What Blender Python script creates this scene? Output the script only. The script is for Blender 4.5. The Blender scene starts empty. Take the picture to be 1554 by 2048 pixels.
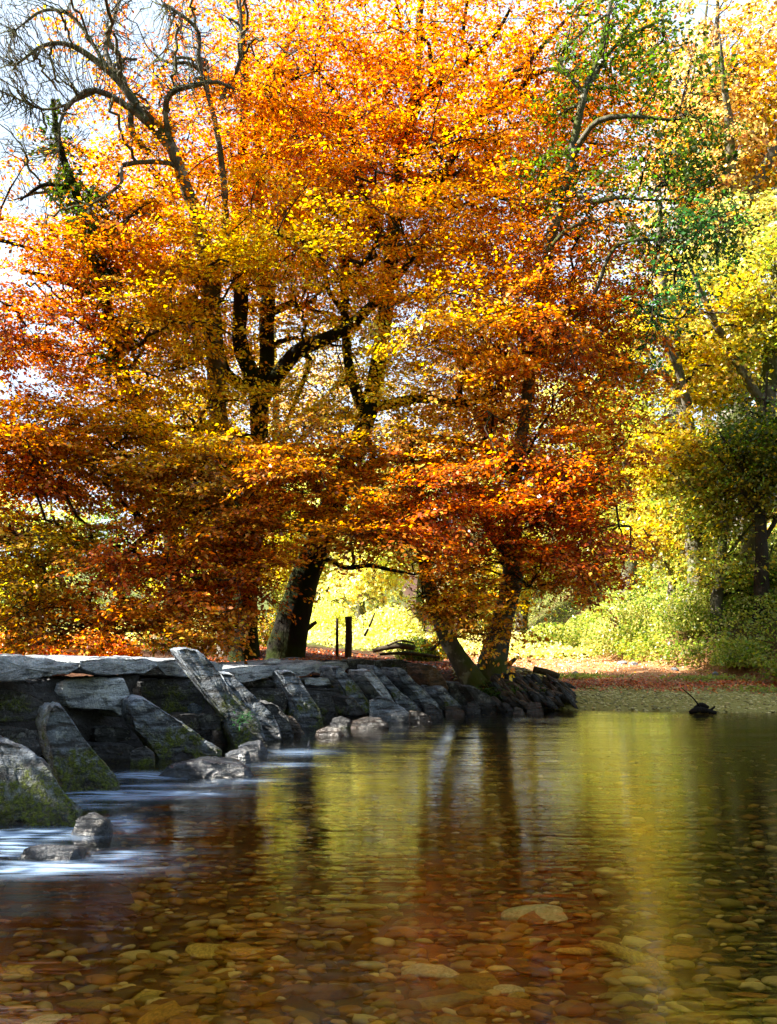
import bpy, math, random
import numpy as np
from mathutils import Vector, noise

# ---------------------------------------------------------------- camera, world, sun, exposure
SC = bpy.context.scene
COL = SC.collection
F, H0, CH = 1700.0, 1262.0, 1.35           # focal length in px of a 1554x2048 frame, horizon row, eye height
cam_d = bpy.data.cameras.new('camera'); cam = bpy.data.objects.new('camera', cam_d); COL.objects.link(cam)
cam.location = (0, 0, CH); cam.rotation_euler = (math.pi/2, 0, 0)
cam_d.sensor_fit = 'VERTICAL'; cam_d.sensor_height = 36.0; cam_d.sensor_width = 27.3
cam_d.lens = 36.0*F/2048; cam_d.shift_y = (H0-1024)/2048
cam_d.clip_start = .05; cam_d.clip_end = 2000
SC.camera = cam

SUN_DIR = Vector((-0.82, -0.05, 0.64)).normalized()      # towards the sun
el = math.asin(SUN_DIR.z); az = math.atan2(SUN_DIR.x, SUN_DIR.y)
world = bpy.data.worlds.new('World'); SC.world = world; world.use_nodes = True
nt = world.node_tree; nt.nodes.clear()
out = nt.nodes.new('ShaderNodeOutputWorld'); bg = nt.nodes.new('ShaderNodeBackground')
sky = nt.nodes.new('ShaderNodeTexSky'); sky.sky_type = 'NISHITA'; sky.sun_disc = False
sky.sun_elevation = el; sky.sun_rotation = az; sky.air_density = 1.0; sky.dust_density = .6
tc = nt.nodes.new('ShaderNodeTexCoord'); mp = nt.nodes.new('ShaderNodeMapping'); mp.inputs['Scale'].default_value = (1.6, 1.6, 4.0)
ns = nt.nodes.new('ShaderNodeTexNoise'); ns.inputs['Scale'].default_value = 1.7; ns.inputs['Detail'].default_value = 7; ns.inputs['Roughness'].default_value = .58
cr = nt.nodes.new('ShaderNodeMapRange'); cr.inputs[1].default_value = .36; cr.inputs[2].default_value = .56; cr.inputs[3].default_value = .62; cr.inputs[4].default_value = .97
mx = nt.nodes.new('ShaderNodeMix'); mx.data_type = 'RGBA'
mx.inputs[7].default_value = (5.1, 6.2, 7.7, 1)
nt.links.new(tc.outputs['Generated'], mp.inputs[0]); nt.links.new(mp.outputs[0], ns.inputs['Vector'])
nt.links.new(ns.outputs[0], cr.inputs[0]); nt.links.new(cr.outputs[0], mx.inputs[0])
nt.links.new(sky.outputs[0], mx.inputs[6]); nt.links.new(mx.outputs[2], bg.inputs[0])
bg.inputs[1].default_value = .038; nt.links.new(bg.outputs[0], out.inputs[0])

sd = bpy.data.lights.new('sun', 'SUN'); sd.energy = 5.0; sd.angle = math.radians(.55); sd.color = (1, .93, .80)
sun = bpy.data.objects.new('sun', sd); COL.objects.link(sun)
sun.rotation_euler = SUN_DIR.to_track_quat('Z', 'Y').to_euler(); sun.location = (-20, 10, 30)
SC.view_settings.view_transform = 'Standard'; SC.view_settings.look = 'None'
SC.view_settings.gamma = 1.0; SC.view_settings.use_curve_mapping = False
SC.view_settings.exposure = 2.7
SC.render.engine = 'CYCLES'
SC.cycles.use_denoising = True
SC.cycles.max_bounces = 9; SC.cycles.diffuse_bounces = 6; SC.cycles.glossy_bounces = 3
SC.cycles.transmission_bounces = 5; SC.cycles.transparent_max_bounces = 6
SC.cycles.caustics_reflective = False; SC.cycles.caustics_refractive = False
SC.cycles.sample_clamp_indirect = 8.0

rng = np.random.default_rng(7); random.seed(7)

# ---------------------------------------------------------------- helpers
def W(px, py, Y):
    return np.array([(px-777.0)/F*Y, Y, CH-(py-H0)/F*Y])
def lin(c):
    return tuple(((v/255+.055)/1.055)**2.4 if v/255 > .04045 else v/255/12.92 for v in c)
def link(o, parent=None):
    COL.objects.link(o)
    if parent is not None: o.parent = parent
    return o
def tag(o, label=None, cat=None, group=None, kind=None):
    if label: o['label'] = label
    if cat: o['category'] = cat
    if group: o['group'] = group
    if kind: o['kind'] = kind
    return o
def empty(name, label, cat, loc=(0, 0, 0), group=None):
    o = bpy.data.objects.new(name, None); o.location = loc; o.empty_display_size = .2
    COL.objects.link(o); tag(o, label, cat, group); return o
def mesh_np(name, V, faces, mat, smooth=True):
    """faces: array (n,k) of one k, or a list of such arrays"""
    if not isinstance(faces, list): faces = [faces]
    faces = [f for f in faces if len(f)]
    me = bpy.data.meshes.new(name)
    V = np.asarray(V, dtype=np.float32)
    me.vertices.add(len(V)); me.vertices.foreach_set('co', V.ravel())
    tot = sum(len(f) for f in faces); nl = sum(f.size for f in faces)
    me.loops.add(nl); me.polygons.add(tot)
    me.loops.foreach_set('vertex_index', np.concatenate([f.ravel() for f in faces]).astype(np.int32))
    sizes = np.concatenate([np.full(len(f), f.shape[1]) for f in faces])
    me.polygons.foreach_set('loop_start', np.concatenate([[0], np.cumsum(sizes)[:-1]]).astype(np.int32))
    if smooth: me.polygons.foreach_set('use_smooth', np.ones(tot, dtype=bool))
    me.update(calc_edges=True)
    if mat: me.materials.append(mat)
    return me
def obj_np(name, V, faces, mat, parent=None, smooth=True):
    return link(bpy.data.objects.new(name, mesh_np(name, V, faces, mat, smooth)), parent)
def unit(a):
    return a/np.maximum(np.linalg.norm(a, axis=-1, keepdims=True), 1e-9)

# cheap vectorised value noise
_perm = rng.random((64, 64, 64)).astype(np.float32)
def vnoise(P, scale=1.0, octaves=3, seed=0):
    P = np.asarray(P, dtype=np.float64)*scale+seed*13.7
    out_ = np.zeros(len(P)); amp = 1.0; tot = 0
    for o in range(octaves):
        i = np.floor(P).astype(int); f = P-i; f = f*f*(3-2*f); i &= 63; j = (i+1) & 63
        def g(a, b, c): return _perm[a, b, c]
        x0, y0, z0 = i.T; x1, y1, z1 = j.T; fx, fy, fz = f.T
        c00 = g(x0, y0, z0)*(1-fx)+g(x1, y0, z0)*fx; c10 = g(x0, y1, z0)*(1-fx)+g(x1, y1, z0)*fx
        c01 = g(x0, y0, z1)*(1-fx)+g(x1, y0, z1)*fx; c11 = g(x0, y1, z1)*(1-fx)+g(x1, y1, z1)*fx
        out_ += amp*((c00*(1-fy)+c10*fy)*(1-fz)+(c01*(1-fy)+c11*fy)*fz); tot += amp
        amp *= .5; P = P*2.03+5.1
    return out_/tot
def sstep(a, b, x):
    t = np.clip((x-a)/(b-a), 0, 1); return t*t*(3-2*t)

# ---------------------------------------------------------------- materials
class N:
    def __init__(s, name):
        s.m = bpy.data.materials.new(name); s.m.use_nodes = True; s.t = s.m.node_tree; s.t.nodes.clear()
        s.out = s.new('ShaderNodeOutputMaterial')
    def new(s, typ, **kw):
        n = s.t.nodes.new(typ)
        for k, v in kw.items(): setattr(n, k, v)
        return n
    def set(s, sock, v):
        if hasattr(v, 'is_linked') or hasattr(v, 'links'): s.t.links.new(v, sock)
        else: sock.default_value = v
    def noise(s, vec, scale, detail=4, rough=.55, dist=0):
        n = s.new('ShaderNodeTexNoise'); s.set(n.inputs['Vector'], vec); n.inputs['Scale'].default_value = scale
        n.inputs['Detail'].default_value = detail; n.inputs['Roughness'].default_value = rough; n.inputs['Distortion'].default_value = dist
        return n.outputs[0]
    def coords(s, which='Object', scale=(1, 1, 1), rot=(0, 0, 0)):
        t = s.new('ShaderNodeTexCoord'); m = s.new('ShaderNodeMapping'); s.t.links.new(t.outputs[which], m.inputs[0])
        m.inputs['Scale'].default_value = scale; m.inputs['Rotation'].default_value = rot; return m.outputs[0]
    def ramp(s, v, a, b, c=0.0, d=1.0):
        n = s.new('ShaderNodeMapRange'); s.set(n.inputs[0], v)
        for i, q in enumerate((a, b, c, d)): n.inputs[i+1].default_value = q
        return n.outputs[0]
    def mix(s, f, a, b):
        n = s.new('ShaderNodeMix', data_type='RGBA'); s.set(n.inputs[0], f)
        s.set(n.inputs[6], a if not isinstance(a, tuple) else (*a, 1)); s.set(n.inputs[7], b if not isinstance(b, tuple) else (*b, 1)); return n.outputs[2]
    def math(s, op, a, b=0.0):
        n = s.new('ShaderNodeMath', operation=op); s.set(n.inputs[0], a); s.set(n.inputs[1], b); return n.outputs[0]
    def attr(s, name, o='Color'):
        return s.new('ShaderNodeAttribute', attribute_name=name).outputs[o]
    def bump(s, h, strength=.5, dist=.02):
        n = s.new('ShaderNodeBump'); s.set(n.inputs['Height'], h); n.inputs['Strength'].default_value = strength; n.inputs['Distance'].default_value = dist
        return n.outputs[0]
    def bsdf(s, col, rough=.8, normal=None, spec=.5):
        n = s.new('ShaderNodeBsdfPrincipled'); s.set(n.inputs['Base Color'], (*col, 1) if isinstance(col, tuple) else col)
        s.set(n.inputs['Roughness'], rough); s.set(n.inputs['Specular IOR Level'], spec)
        if normal is not None: s.set(n.inputs['Normal'], normal)
        return n.outputs[0]
    def done(s, sh):
        s.t.links.new(sh, s.out.inputs[0]); return s.m

def leaf_material(name, trans=.58, gloss=.03):
    n = N(name); c = n.attr('col')
    d = n.new('ShaderNodeBsdfDiffuse'); t = n.new('ShaderNodeBsdfTranslucent'); n.set(d.inputs[0], c)
    sat = n.new('ShaderNodeHueSaturation'); sat.inputs['Saturation'].default_value = 1.08; sat.inputs['Value'].default_value = 1.3
    n.set(sat.inputs['Color'], c); n.set(t.inputs[0], sat.outputs[0])
    m = n.new('ShaderNodeMixShader'); m.inputs[0].default_value = trans
    n.t.links.new(d.outputs[0], m.inputs[1]); n.t.links.new(t.outputs[0], m.inputs[2])
    g = n.new('ShaderNodeBsdfGlossy'); g.inputs['Roughness'].default_value = .38
    m2 = n.new('ShaderNodeMixShader'); m2.inputs[0].default_value = gloss
    n.t.links.new(m.outputs[0], m2.inputs[1]); n.t.links.new(g.outputs[0], m2.inputs[2])
    return n.done(m2.outputs[0])
M_LEAF = leaf_material('leaf')
M_LITTER = leaf_material('fallen_leaf', .15, .06)

def bark_material(name, base, moss, mossamt, pale=None):
    n = N(name); v = n.coords('Object', (1, 1, .35)); v2 = n.coords('Object')
    a = n.noise(v, 9, 6, .65); b = n.noise(v2, 1.6, 4); f = n.noise(v, 30, 4, .7)
    c = n.mix(n.ramp(a, .35, .7), tuple(x*.45 for x in base), base)
    if pale: c = n.mix(n.ramp(n.noise(v2, 5, 5, .6), .55, .62), c, pale)
    geo = n.new('ShaderNodeNewGeometry'); sep = n.new('ShaderNodeSeparateXYZ'); n.t.links.new(geo.outputs['Normal'], sep.inputs[0])
    mm = n.math('ADD', n.math('MULTIPLY', sep.outputs[2], .22), b)
    c = n.mix(n.ramp(mm, .62-mossamt, .78-mossamt), c, moss)
    return n.done(n.bsdf(c, .9, n.bump(n.math('ADD', a, n.math('MULTIPLY', f, .5)), 1.0, .05), .08))
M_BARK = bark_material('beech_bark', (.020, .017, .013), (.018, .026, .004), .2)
M_BARK2 = bark_material('ash_bark', (.15, .135, .11), (.07, .08, .02), .16, (.26, .25, .21))
M_TWIG = bark_material('twig_bark', (.05, .038, .028), (.05, .06, .015), .02)
M_DARKWOOD = bark_material('waterlogged_wood', (.012, .010, .009), (.01, .012, .004), 0)
M_WOOD = bark_material('weathered_wood', (.11, .085, .06), (.05, .06, .02), 0)

def stone_material(name, dark, light, moss_amt=.5, lichen=.5, wet=True, rot=(0, .7, 0)):
    n = N(name); v = n.coords('Object'); vs = n.coords('Object', (1.2, 1.2, 6), rot)
    a = n.noise(v, 3.2, 7, .62); st = n.noise(vs, 3.0, 6, .6, .4); fine = n.noise(v, 26, 6, .7)
    c = n.mix(n.ramp(n.math('ADD', n.math('MULTIPLY', a, .5), n.math('MULTIPLY', st, .5)), .36, .62), dark, light)
    c = n.mix(n.ramp(st, .47, .40, 0, .75), c, tuple(x*.3 for x in dark))
    lv = n.new('ShaderNodeTexVoronoi'); n.set(lv.inputs['Vector'], v); lv.inputs['Scale'].default_value = 34; n.set(lv.inputs['Vector'], n.mix(.12, v, n.new('ShaderNodeTexNoise').outputs[1]))
    li = n.math('MULTIPLY', n.math('MULTIPLY', n.ramp(lv.outputs['Distance'], .45, .15), n.ramp(fine, .42, .6)), n.ramp(n.noise(v, 2.3, 4), .64-.2*lichen, .72-.2*lichen))
    c = n.mix(li, c, (.46, .47, .43))
    geo = n.new('ShaderNodeNewGeometry'); sep = n.new('ShaderNodeSeparateXYZ'); n.t.links.new(geo.outputs['Normal'], sep.inputs[0])
    pos = n.new('ShaderNodeSeparateXYZ'); n.t.links.new(geo.outputs['Position'], pos.inputs[0])
    c = n.mix(n.ramp(n.noise(v, 70, 3, .75), .38, .62, .55, 0), c, tuple(x*.35 for x in dark))
    c = n.mix(n.math('MULTIPLY', n.ramp(n.noise(v, 7, 7, .72), .56, .62), .75*lichen), c, (.50, .53, .52))
    mn = n.noise(v, 3.8, 6, .68)
    mb = n.attr('moss', 'Fac')
    mossf = n.math('MULTIPLY', n.ramp(n.noise(v, 17, 4, .7), .36, .52, .15, 1), 1.0); mossf = n.math('MULTIPLY', mossf, n.ramp(n.math('ADD', n.math('ADD', n.math('MULTIPLY', mn, .72), n.math('MULTIPLY', st, .28)), n.math('MULTIPLY', mb, .5)), .84-.3*moss_amt, .93-.3*moss_amt))
    mosscol = n.mix(n.ramp(n.noise(v, 45, 3, .7), .35, .66), (.006, .012, .002), (.15, .20, .012))
    hgt = n.math('ADD', n.math('MULTIPLY', fine, .75), n.math('ADD', n.math('MULTIPLY', a, .8), st))
    hgt = n.math('ADD', hgt, n.math('MULTIPLY', mossf, n.math('ADD', .5, n.math('MULTIPLY', n.noise(v, 60, 3, .7), .9))))
    rough = .72
    if wet:
        wz = n.math('ADD', pos.outputs[2], n.math('MULTIPLY', a, -.18))
        w = n.ramp(wz, .20 if 'rock' in name else .10, .0 if 'rock' in name else -.02)
        c = n.mix(w, c, n.mix(.72, c, (.008, .008, .010)))
        rough = n.ramp(w, 0, 1, .72, .22)
    c = n.mix(mossf, c, mosscol)
    rough2 = n.math('MAXIMUM', rough, n.math('MULTIPLY', mossf, .9))
    return n.done(n.bsdf(c, rough2, n.bump(hgt, 1.0, .05), .5))
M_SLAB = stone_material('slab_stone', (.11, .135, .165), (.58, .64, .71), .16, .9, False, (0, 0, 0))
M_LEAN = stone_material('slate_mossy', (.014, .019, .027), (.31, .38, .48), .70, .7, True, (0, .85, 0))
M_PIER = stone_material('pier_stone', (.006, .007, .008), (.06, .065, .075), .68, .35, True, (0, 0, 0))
M_GAPSHADE = stone_material('painted_gap_shade', (.006, .006, .007), (.035, .036, .04), .5, .1, True, (0, 0, 0))  # near-black tone stands in for shade in the bridge gaps
M_WET = stone_material('wet_rock', (.008, .014, .026), (.11, .155, .23), .12, .3, True, (0, .1, 0))
M_OCHRE = stone_material('ochre_topped_rock', (.022, .017, .013), (.20, .105, .045), .16, .2, True, (0, .1, 0))

def attr_stone(name, rough=.55):
    n = N(name); v = n.coords('Object'); c = n.attr('col')
    a = n.noise(v, 14, 5, .65)
    oi = n.new('ShaderNodeObjectInfo')
    c = n.mix(n.ramp(a, .3, .7), n.mix(.45, c, (.01, .008, .004)), c)
    return n.done(n.bsdf(c, rough, n.bump(a, .5, .01), .4))
M_PEB = attr_stone('river_pebble')
def pebble_object_material():
    mats = []
    for i, c in enumerate([(.30, .13, .03), (.38, .22, .05), (.20, .15, .035), (.50, .34, .12), (.12, .05, .018), (.30, .25, .07), (.75, .66, .42), (.17, .15, .06)]):
        n = N('pebble_tone'); v = n.coords('Object'); a = n.noise(v, 9, 6, .65); b = n.noise(v, 40, 3, .6)
        cc = n.mix(n.ramp(a, .32, .68), tuple(x*.45 for x in c), tuple(min(.8, x*1.9) for x in c))
        mats.append(n.done(n.bsdf(cc, .6, n.bump(n.math('ADD', a, b), .5, .01), .4)))
    return mats
M_PEBS = pebble_object_material()

# water: amber stream water over the bed, silky white where it breaks
n = N('stream_water')
v = n.coords('Object', (1.0, 5.5, 1.0)); v2 = n.coords('Object', (.35, 2.2, 1.0))
h = n.math('ADD', n.math('MULTIPLY', n.math('MULTIPLY', n.noise(v, 2.6, 4, .55, .3), n.ramp(n.noise(v2, .7, 2), .3, .7, .35, 1.5)), .55), n.math('MULTIPLY', n.noise(v2, 1.2, 3, .5, .5), 1.0))
nrm = n.bump(h, .42, .022)
gl = n.new('ShaderNodeBsdfGlossy'); gl.inputs['Roughness'].default_value = .05; gl.inputs[0].default_value = (1, 1, 1, 1); n.set(gl.inputs['Normal'], nrm)
tr = n.new('ShaderNodeBsdfTransparent'); tr.inputs[0].default_value = (.99, .84, .42, 1)
fr = n.new('ShaderNodeFresnel'); fr.inputs[0].default_value = 1.7
m1 = n.new('ShaderNodeMixShader'); n.set(m1.inputs[0], n.ramp(fr.outputs[0], 0, 1, .0, 1.0)); n.t.links.new(tr.outputs[0], m1.inputs[1]); n.t.links.new(gl.outputs[0], m1.inputs[2])
fo = n.attr('foam', 'Fac')
vf = n.coords('Object', (1.0, 9.0, 1.0), (0, 0, .12)); ff = n.math('MULTIPLY', fo, n.ramp(n.noise(vf, 2.2, 5, .6, .5),   .36, .60, .0, 1.15))
wd = n.bsdf((.26, .38, .58), .35, nrm)
m2 = n.new('ShaderNodeMixShader'); n.set(m2.inputs[0], n.math('MINIMUM', ff, .85)); n.t.links.new(m1.outputs[0], m2.inputs[1]); n.t.links.new(wd, m2.inputs[2])
M_WATER = n.done(m2.outputs[0])

# ground: colour by the kind of soil
n = N('ground_soil'); v = n.coords('Object')
g1 = n.noise(v, 2.0, 6, .65); g2 = n.noise(v, 22, 5, .7); g3 = n.noise(v, 90, 3, .7)
soil = n.mix(n.ramp(g2, .35, .65), (.022, .011, .006), (.10, .042, .018))
gravel = n.mix(n.ramp(g3, .35, .66), (.08, .068, .018), (.36, .31, .08))
dirt = n.mix(n.ramp(n.math('ADD', n.math('MULTIPLY', g1, .6), n.math('MULTIPLY', g2, .4)), .35, .65), (.20, .085, .035), (.42, .22, .11))
turf = n.mix(n.ramp(g2, .35, .65), (.03, .045, .008), (.12, .14, .025))
bedc = n.mix(n.ramp(g2, .35, .65), (.016, .009, .003), (.06, .034, .010))
c = n.mix(n.attr('gravel', 'Fac'), soil, gravel); c = n.mix(n.attr('dirt', 'Fac'), c, dirt); c = n.mix(n.attr('turf', 'Fac'), c, turf)
c = n.mix(n.attr('bed', 'Fac'), c, bedc)
M_GROUND = n.done(n.bsdf(c, .93, n.bump(n.math('ADD', g2, n.math('MULTIPLY', g3, .6)), .8, .03), .2))

# ---------------------------------------------------------------- terrain
def bank_y(x):                        # far shoreline
    return 14.35+.35*np.sin(x*.55+.6)+1.6*sstep(0.2, -4.5, x)+.5*sstep(4.5, 9, x)*0-np.clip(x-8, 0, 200)*.02+np.clip(-x-4, 0, 200)*.05
def hill_x(y):
    return np.where(y < 20.5, 6.3+(20.5-y)*.42, 6.3-(np.minimum(y, 34)-20.5)*.045)
def ground_z(x, y):
    x = np.asarray(x, float); y = np.asarray(y, float)
    t = y-bank_y(x)
    left = sstep(3.5, 2.5, x)          # steep bank near the bridge, low beach to the right
    zb = .62*sstep(-.1, 1.3, t)*left+(1-left)*(.16*sstep(-.3, 1.2, t)+.34*sstep(.8, 6.5, t))
    z = np.where(t > 0, zb, np.maximum(-.42, .30*t))
    z = np.where(t <= 0, np.minimum(z, -.001), z)
    z = z*np.where(t > 0, 1, 1)
    P = np.stack([x, y, 0*x], -1)
    z = z+np.where(t > .3, (vnoise(P.reshape(-1, 3), .9, 3).reshape(x.shape)-.5)*.14*sstep(.3, 2, t), 0)
    d = x-hill_x(y)
    z = z+np.where(t > 0, sstep(0, 1.2, d)*.5+np.clip(d-.5, 0, 34)*.62*sstep(16, 17, y), 0)
    z = z+np.clip(y-55, 0, 400)*.10*sstep(0, 6, t)      # land rises gently far off
    z = z+.35*sstep(1.2, 4, t)*sstep(1.5, -3, x)
    z = np.where(y < -4.5, z+np.clip(-y-4.5, 0, 26)*.95, z)      # unseen slope added behind the viewer to block low sky light
    return z
def grid(xs, ys):
    X, Y = np.meshgrid(xs, ys); nx, ny = len(xs), len(ys)
    i = np.arange(nx*ny).reshape(ny, nx)
    f = np.stack([i[:-1, :-1], i[:-1, 1:], i[1:, 1:], i[1:, :-1]], -1).reshape(-1, 4)
    return X, Y, f
def axis(parts):
    return np.unique(np.round(np.concatenate([np.linspace(a, b, k) for a, b, k in parts]), 4))
xs = axis([(-400, -60, 8), (-60, -14, 24), (-14, 14, 150), (14, 50, 40), (50, 400, 10)])
ys = axis([(-80, -8, 14), (-8, 12, 50), (12, 30, 110), (30, 70, 50), (70, 500, 16)])
X, Y, f = grid(xs, ys); Z = ground_z(X, Y)
V = np.stack([X, Y, Z], -1).reshape(-1, 3)
go = obj_np('ground', V, f, M_GROUND); tag(go, kind='structure')
def setf(me, name, vals, dom='POINT'):
    a = me.attributes.new(name, 'FLOAT', dom); a.data.foreach_set('value', np.asarray(vals, np.float32).ravel())
t = (Y-bank_y(X)); d = X-hill_x(Y)
nz = vnoise(V, .8, 3, 2).reshape(X.shape)
gravel = sstep(2.4, 3.2, X)*sstep(3.0+nz, 2.0+nz, t)*sstep(-.5, 0, t)
dirt = sstep(2.0, 3.2, X+nz)*sstep(2.9, 3.9, t+nz*.9)*sstep(1.0, .3, d)*sstep(45, 30, Y)
setf(go.data, 'gravel', gravel); setf(go.data, 'dirt', dirt); setf(go.data, 'bed', sstep(.02, -.15, Z))
setf(go.data, 'turf', np.clip(sstep(-5, -7, Y)*1.4+sstep(23, 28, Y+3*nz)*sstep(2.5, 1.0, X)+sstep(.5, 2, d)*.7, 0, 1)*sstep(.35, .6, nz+.15))

# ---------------------------------------------------------------- water
xs = axis([(-120, -8, 20), (-8, -5, 20), (-5, 1.5, 110), (1.5, 9, 40), (9, 120, 20)])
ys = axis([(-12, 3, 14), (3, 10.5, 120), (10.5, 15.2, 40), (15.2, 26, 12)])
X, Y, f = grid(xs, ys)
FO = [(40, 1668, 110, 13, 1.0), (70, 1735, 170, 13, .9), (10, 1700, 50, 22, 1.0), (250, 1712, 60, 10, .7), (150, 1655, 60, 10, .6), (235, 1640, 30, 9, .7), (215, 1592, 110, 9, .8), (330, 1588, 100, 6, 1.0), (250, 1588, 80, 6, .9), (290, 1552, 60, 7, .9), (300, 1572, 70, 4, .6), (180, 1612, 60, 5, .5), (480, 1562, 60, 4, .4),
      (590, 1505, 60, 6, .35), (560, 1530, 60, 4, .35), (260, 1655, 25, 6, .6), (420, 1572, 60, 3, .35)]
foam = np.zeros_like(X)
for px, py, rx, ry, a in FO:
    D = CH*F/(py-H0); cx = (px-777)/F*D
    sy = D*D/(CH*F)*ry
    foam = np.maximum(foam, a*np.exp(-(((X-cx)/(rx*D/F))**2+((Y-D)/sy)**2)))
P3 = np.stack([X*1.2, Y*3.2, 0*X], -1).reshape(-1, 3)
wn = vnoise(P3, 1.0, 3).reshape(X.shape)-.5
near = np.exp(-((X+2.5)/1.1)**2-((Y-6.3)/2.2)**2)
Z = .05*wn*near+foam*.02*(.5+wn)
wo = obj_np('river_water', np.stack([X, Y, Z], -1).reshape(-1, 3), f, M_WATER); tag(wo, kind='structure')
setf(wo.data, 'foam', foam)

# ---------------------------------------------------------------- stones
def resample(poly, m):
    p = np.array(poly+[poly[0]], float); seg = np.linalg.norm(np.diff(p, axis=0), axis=1); s = np.concatenate([[0], np.cumsum(seg)])
    u = np.linspace(0, s[-1], m, endpoint=False)
    return np.stack([np.interp(u, s, p[:, k]) for k in range(p.shape[1])], -1)
def normals(V, F4):
    fn = np.cross(V[F4[:, 2]]-V[F4[:, 0]], V[F4[:, 3]]-V[F4[:, 1]])
    vn = np.zeros_like(V)
    for k in range(4): np.add.at(vn, F4[:, k], fn)
    return unit(vn)
def stone_geo(ring, ext, amp=.02, seed=0, M=72, strata=None, nin=5, ns=9, backscale=.9, soft=.05):
    """ring (M,3): outline of the near face; ext: vector through the thickness"""
    c = ring.mean(0); rings = []
    inn = [.2, .4, .58, .74, .87, .96]
    bulge = soft*1.4 if soft > .1 else 0.
    for s in inn: rings.append(c+(ring-c)*s-ext*bulge*(1-s**2.5))
    for k in range(ns+1):
        u = k/ns; sc = (1-soft*(1 if k in (0, ns) else 0))*(1+(backscale-1)*u)
        rings.append(c+ext*u+(ring-c)*sc)
    for s in (.9, .45): rings.append(c+ext+(ring-c)*s*backscale)
    R = len(rings); V = np.concatenate(rings+[(c-ext*bulge)[None], (c+ext)[None]])
    i = np.arange(M); j = (i+1) % M; f4 = []
    for r in range(R-1): f4.append(np.stack([r*M+i, r*M+j, (r+1)*M+j, (r+1)*M+i], -1))
    f4 = np.concatenate(f4)
    a = R*M; f3 = np.concatenate([np.stack([j, i, np.full(M, a)], -1), np.stack([(R-1)*M+i, (R-1)*M+j, np.full(M, a+1)], -1)])
    vn = normals(V, f4)
    if np.dot(vn[0], ext) > 0: f4 = f4[:, ::-1]; f3 = f3[:, ::-1]; vn = -vn
    for cc, e in ((a, -1), (a+1, 1)): vn[cc] = unit(ext)*e
    d = (vnoise(V, 2.2, 4, seed)-.5)*amp*2.6+(vnoise(V, 9, 3, seed+3)-.5)*amp*1.6+(vnoise(V, 26, 2, seed+5)-.5)*amp*.7
    if strata is not None:
        s = V@unit(np.array(strata, float)); Q = np.stack([s*16, V[:, 0]*1.5, V[:, 1]*1.5], -1)
        q = vnoise(Q, 1.0, 2, seed+9); d += (np.round(q*5)/5-.5)*amp*2.0
    V = V+vn*d[:, None]
    return V, f4, f3, vn
def rect_ring_from_px(poly, Y0, k=0.0, sub=-.28, flare=False):
    p = np.array(poly, float); pc = p[:, 0].mean()
    Yv = Y0+k*(p[:, 0]-pc)
    v = np.stack([(p[:, 0]-777)/F*Yv, Yv, CH-(p[:, 1]-H0)/F*Yv], -1)
    low = v[:, 2] < .06
    v[low, 2] = sub
    if flare: v[low, 0] = v[:, 0].mean()+(v[low, 0]-v[:, 0].mean())*1.4
    return v
def stone(name, poly, Y0, ext, mat, parent=None, k=0., amp=.02, strata=None, moss=.0, label=None, seed=None, M=72, back=.92, tagkw=None, sub=-.28, soft=.05):
    seed = seed if seed is not None else int(abs(poly[0][0]))+len(poly)
    ring = resample([tuple(q) for q in rect_ring_from_px(poly, Y0, k, sub, soft > .1)], M)
    V, f4, f3, vn = stone_geo(ring, np.array(ext, float), amp, seed, M, strata, backscale=back, soft=soft)
    loc = V.mean(0)
    o = obj_np(name, V-loc, [f4, f3], mat, parent, smooth=False); o.location = loc
    z = V[:, 2]; zr = (z-z.min())/(z.max()-z.min()+1e-6)
    mo = (moss*.85)*(1.15-zr)+.25*(vnoise(V, 2.5, 2, 5)-.5)
    setf(o.data, 'moss', mo)
    if label: o['label'] = label
    if tagkw: tag(o, **tagkw)
    return o

bridge = empty('stone_bridge', 'ancient clapper bridge of grey stone slabs on mossy piers with leaning slates', 'bridge')
def part(name, poly, Y0, *a, **k):
    if name == 'pier_stone':
        c = np.mean(np.array(poly), 0); poly = [tuple((np.array(q)-c)*np.array([.93, .93])+c) for q in poly]; Y0 += .22
    return _part(name, poly, Y0, *a, **k)
def _part(name, *a, **k): return stone(name, *a, parent=bridge, **k)
# deck slabs: long near faces seen along the bridge, each running back across the deck
EX = (-1.15, .38, .03)
part('deck_slab', [(-70, 1309), (40, 1312), (100, 1320), (163, 1326), (160, 1338), (140, 1348), (100, 1350), (45, 1360), (-70, 1364)], 7.6, (-1.2, .42, .06), M_SLAB, k=.0075, amp=.028, moss=-.1, M=120, label='largest deck slab, pale with a ragged broken edge')
part('deck_slab', [(158, 1320), (200, 1317), (290, 1316), (322, 1324), (318, 1334), (290, 1347), (230, 1350), (175, 1346), (158, 1338)], 9.3, EX, M_SLAB, k=.009, amp=.024, moss=-.1)
part('deck_slab', [(305, 1323), (350, 1318), (400, 1318), (450, 1328), (446, 1350), (400, 1356), (330, 1352)], 10.7, EX, M_SLAB, k=.008, amp=.022, moss=-.1)
part('deck_slab', [(432, 1340), (470, 1334), (530, 1330), (558, 1330), (562, 1340), (545, 1352), (500, 1364), (462, 1366), (437, 1356)], 11.9, EX, M_SLAB, k=.008, amp=.022, moss=-.02)
part('deck_slab', [(548, 1332), (590, 1328), (628, 1330), (630, 1342), (612, 1352), (570, 1356), (550, 1348)], 13.0, EX, M_SLAB, k=.008, amp=.02, moss=-.1)
part('deck_slab', [(615, 1330), (650, 1325), (695, 1324), (700, 1334), (690, 1344), (640, 1348), (618, 1342)], 14.0, (-1.3, .4, .03), M_SLAB, k=.008, amp=.02, moss=.1, label='far deck slab with fallen leaves and yellow-green moss on its edge')
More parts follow.
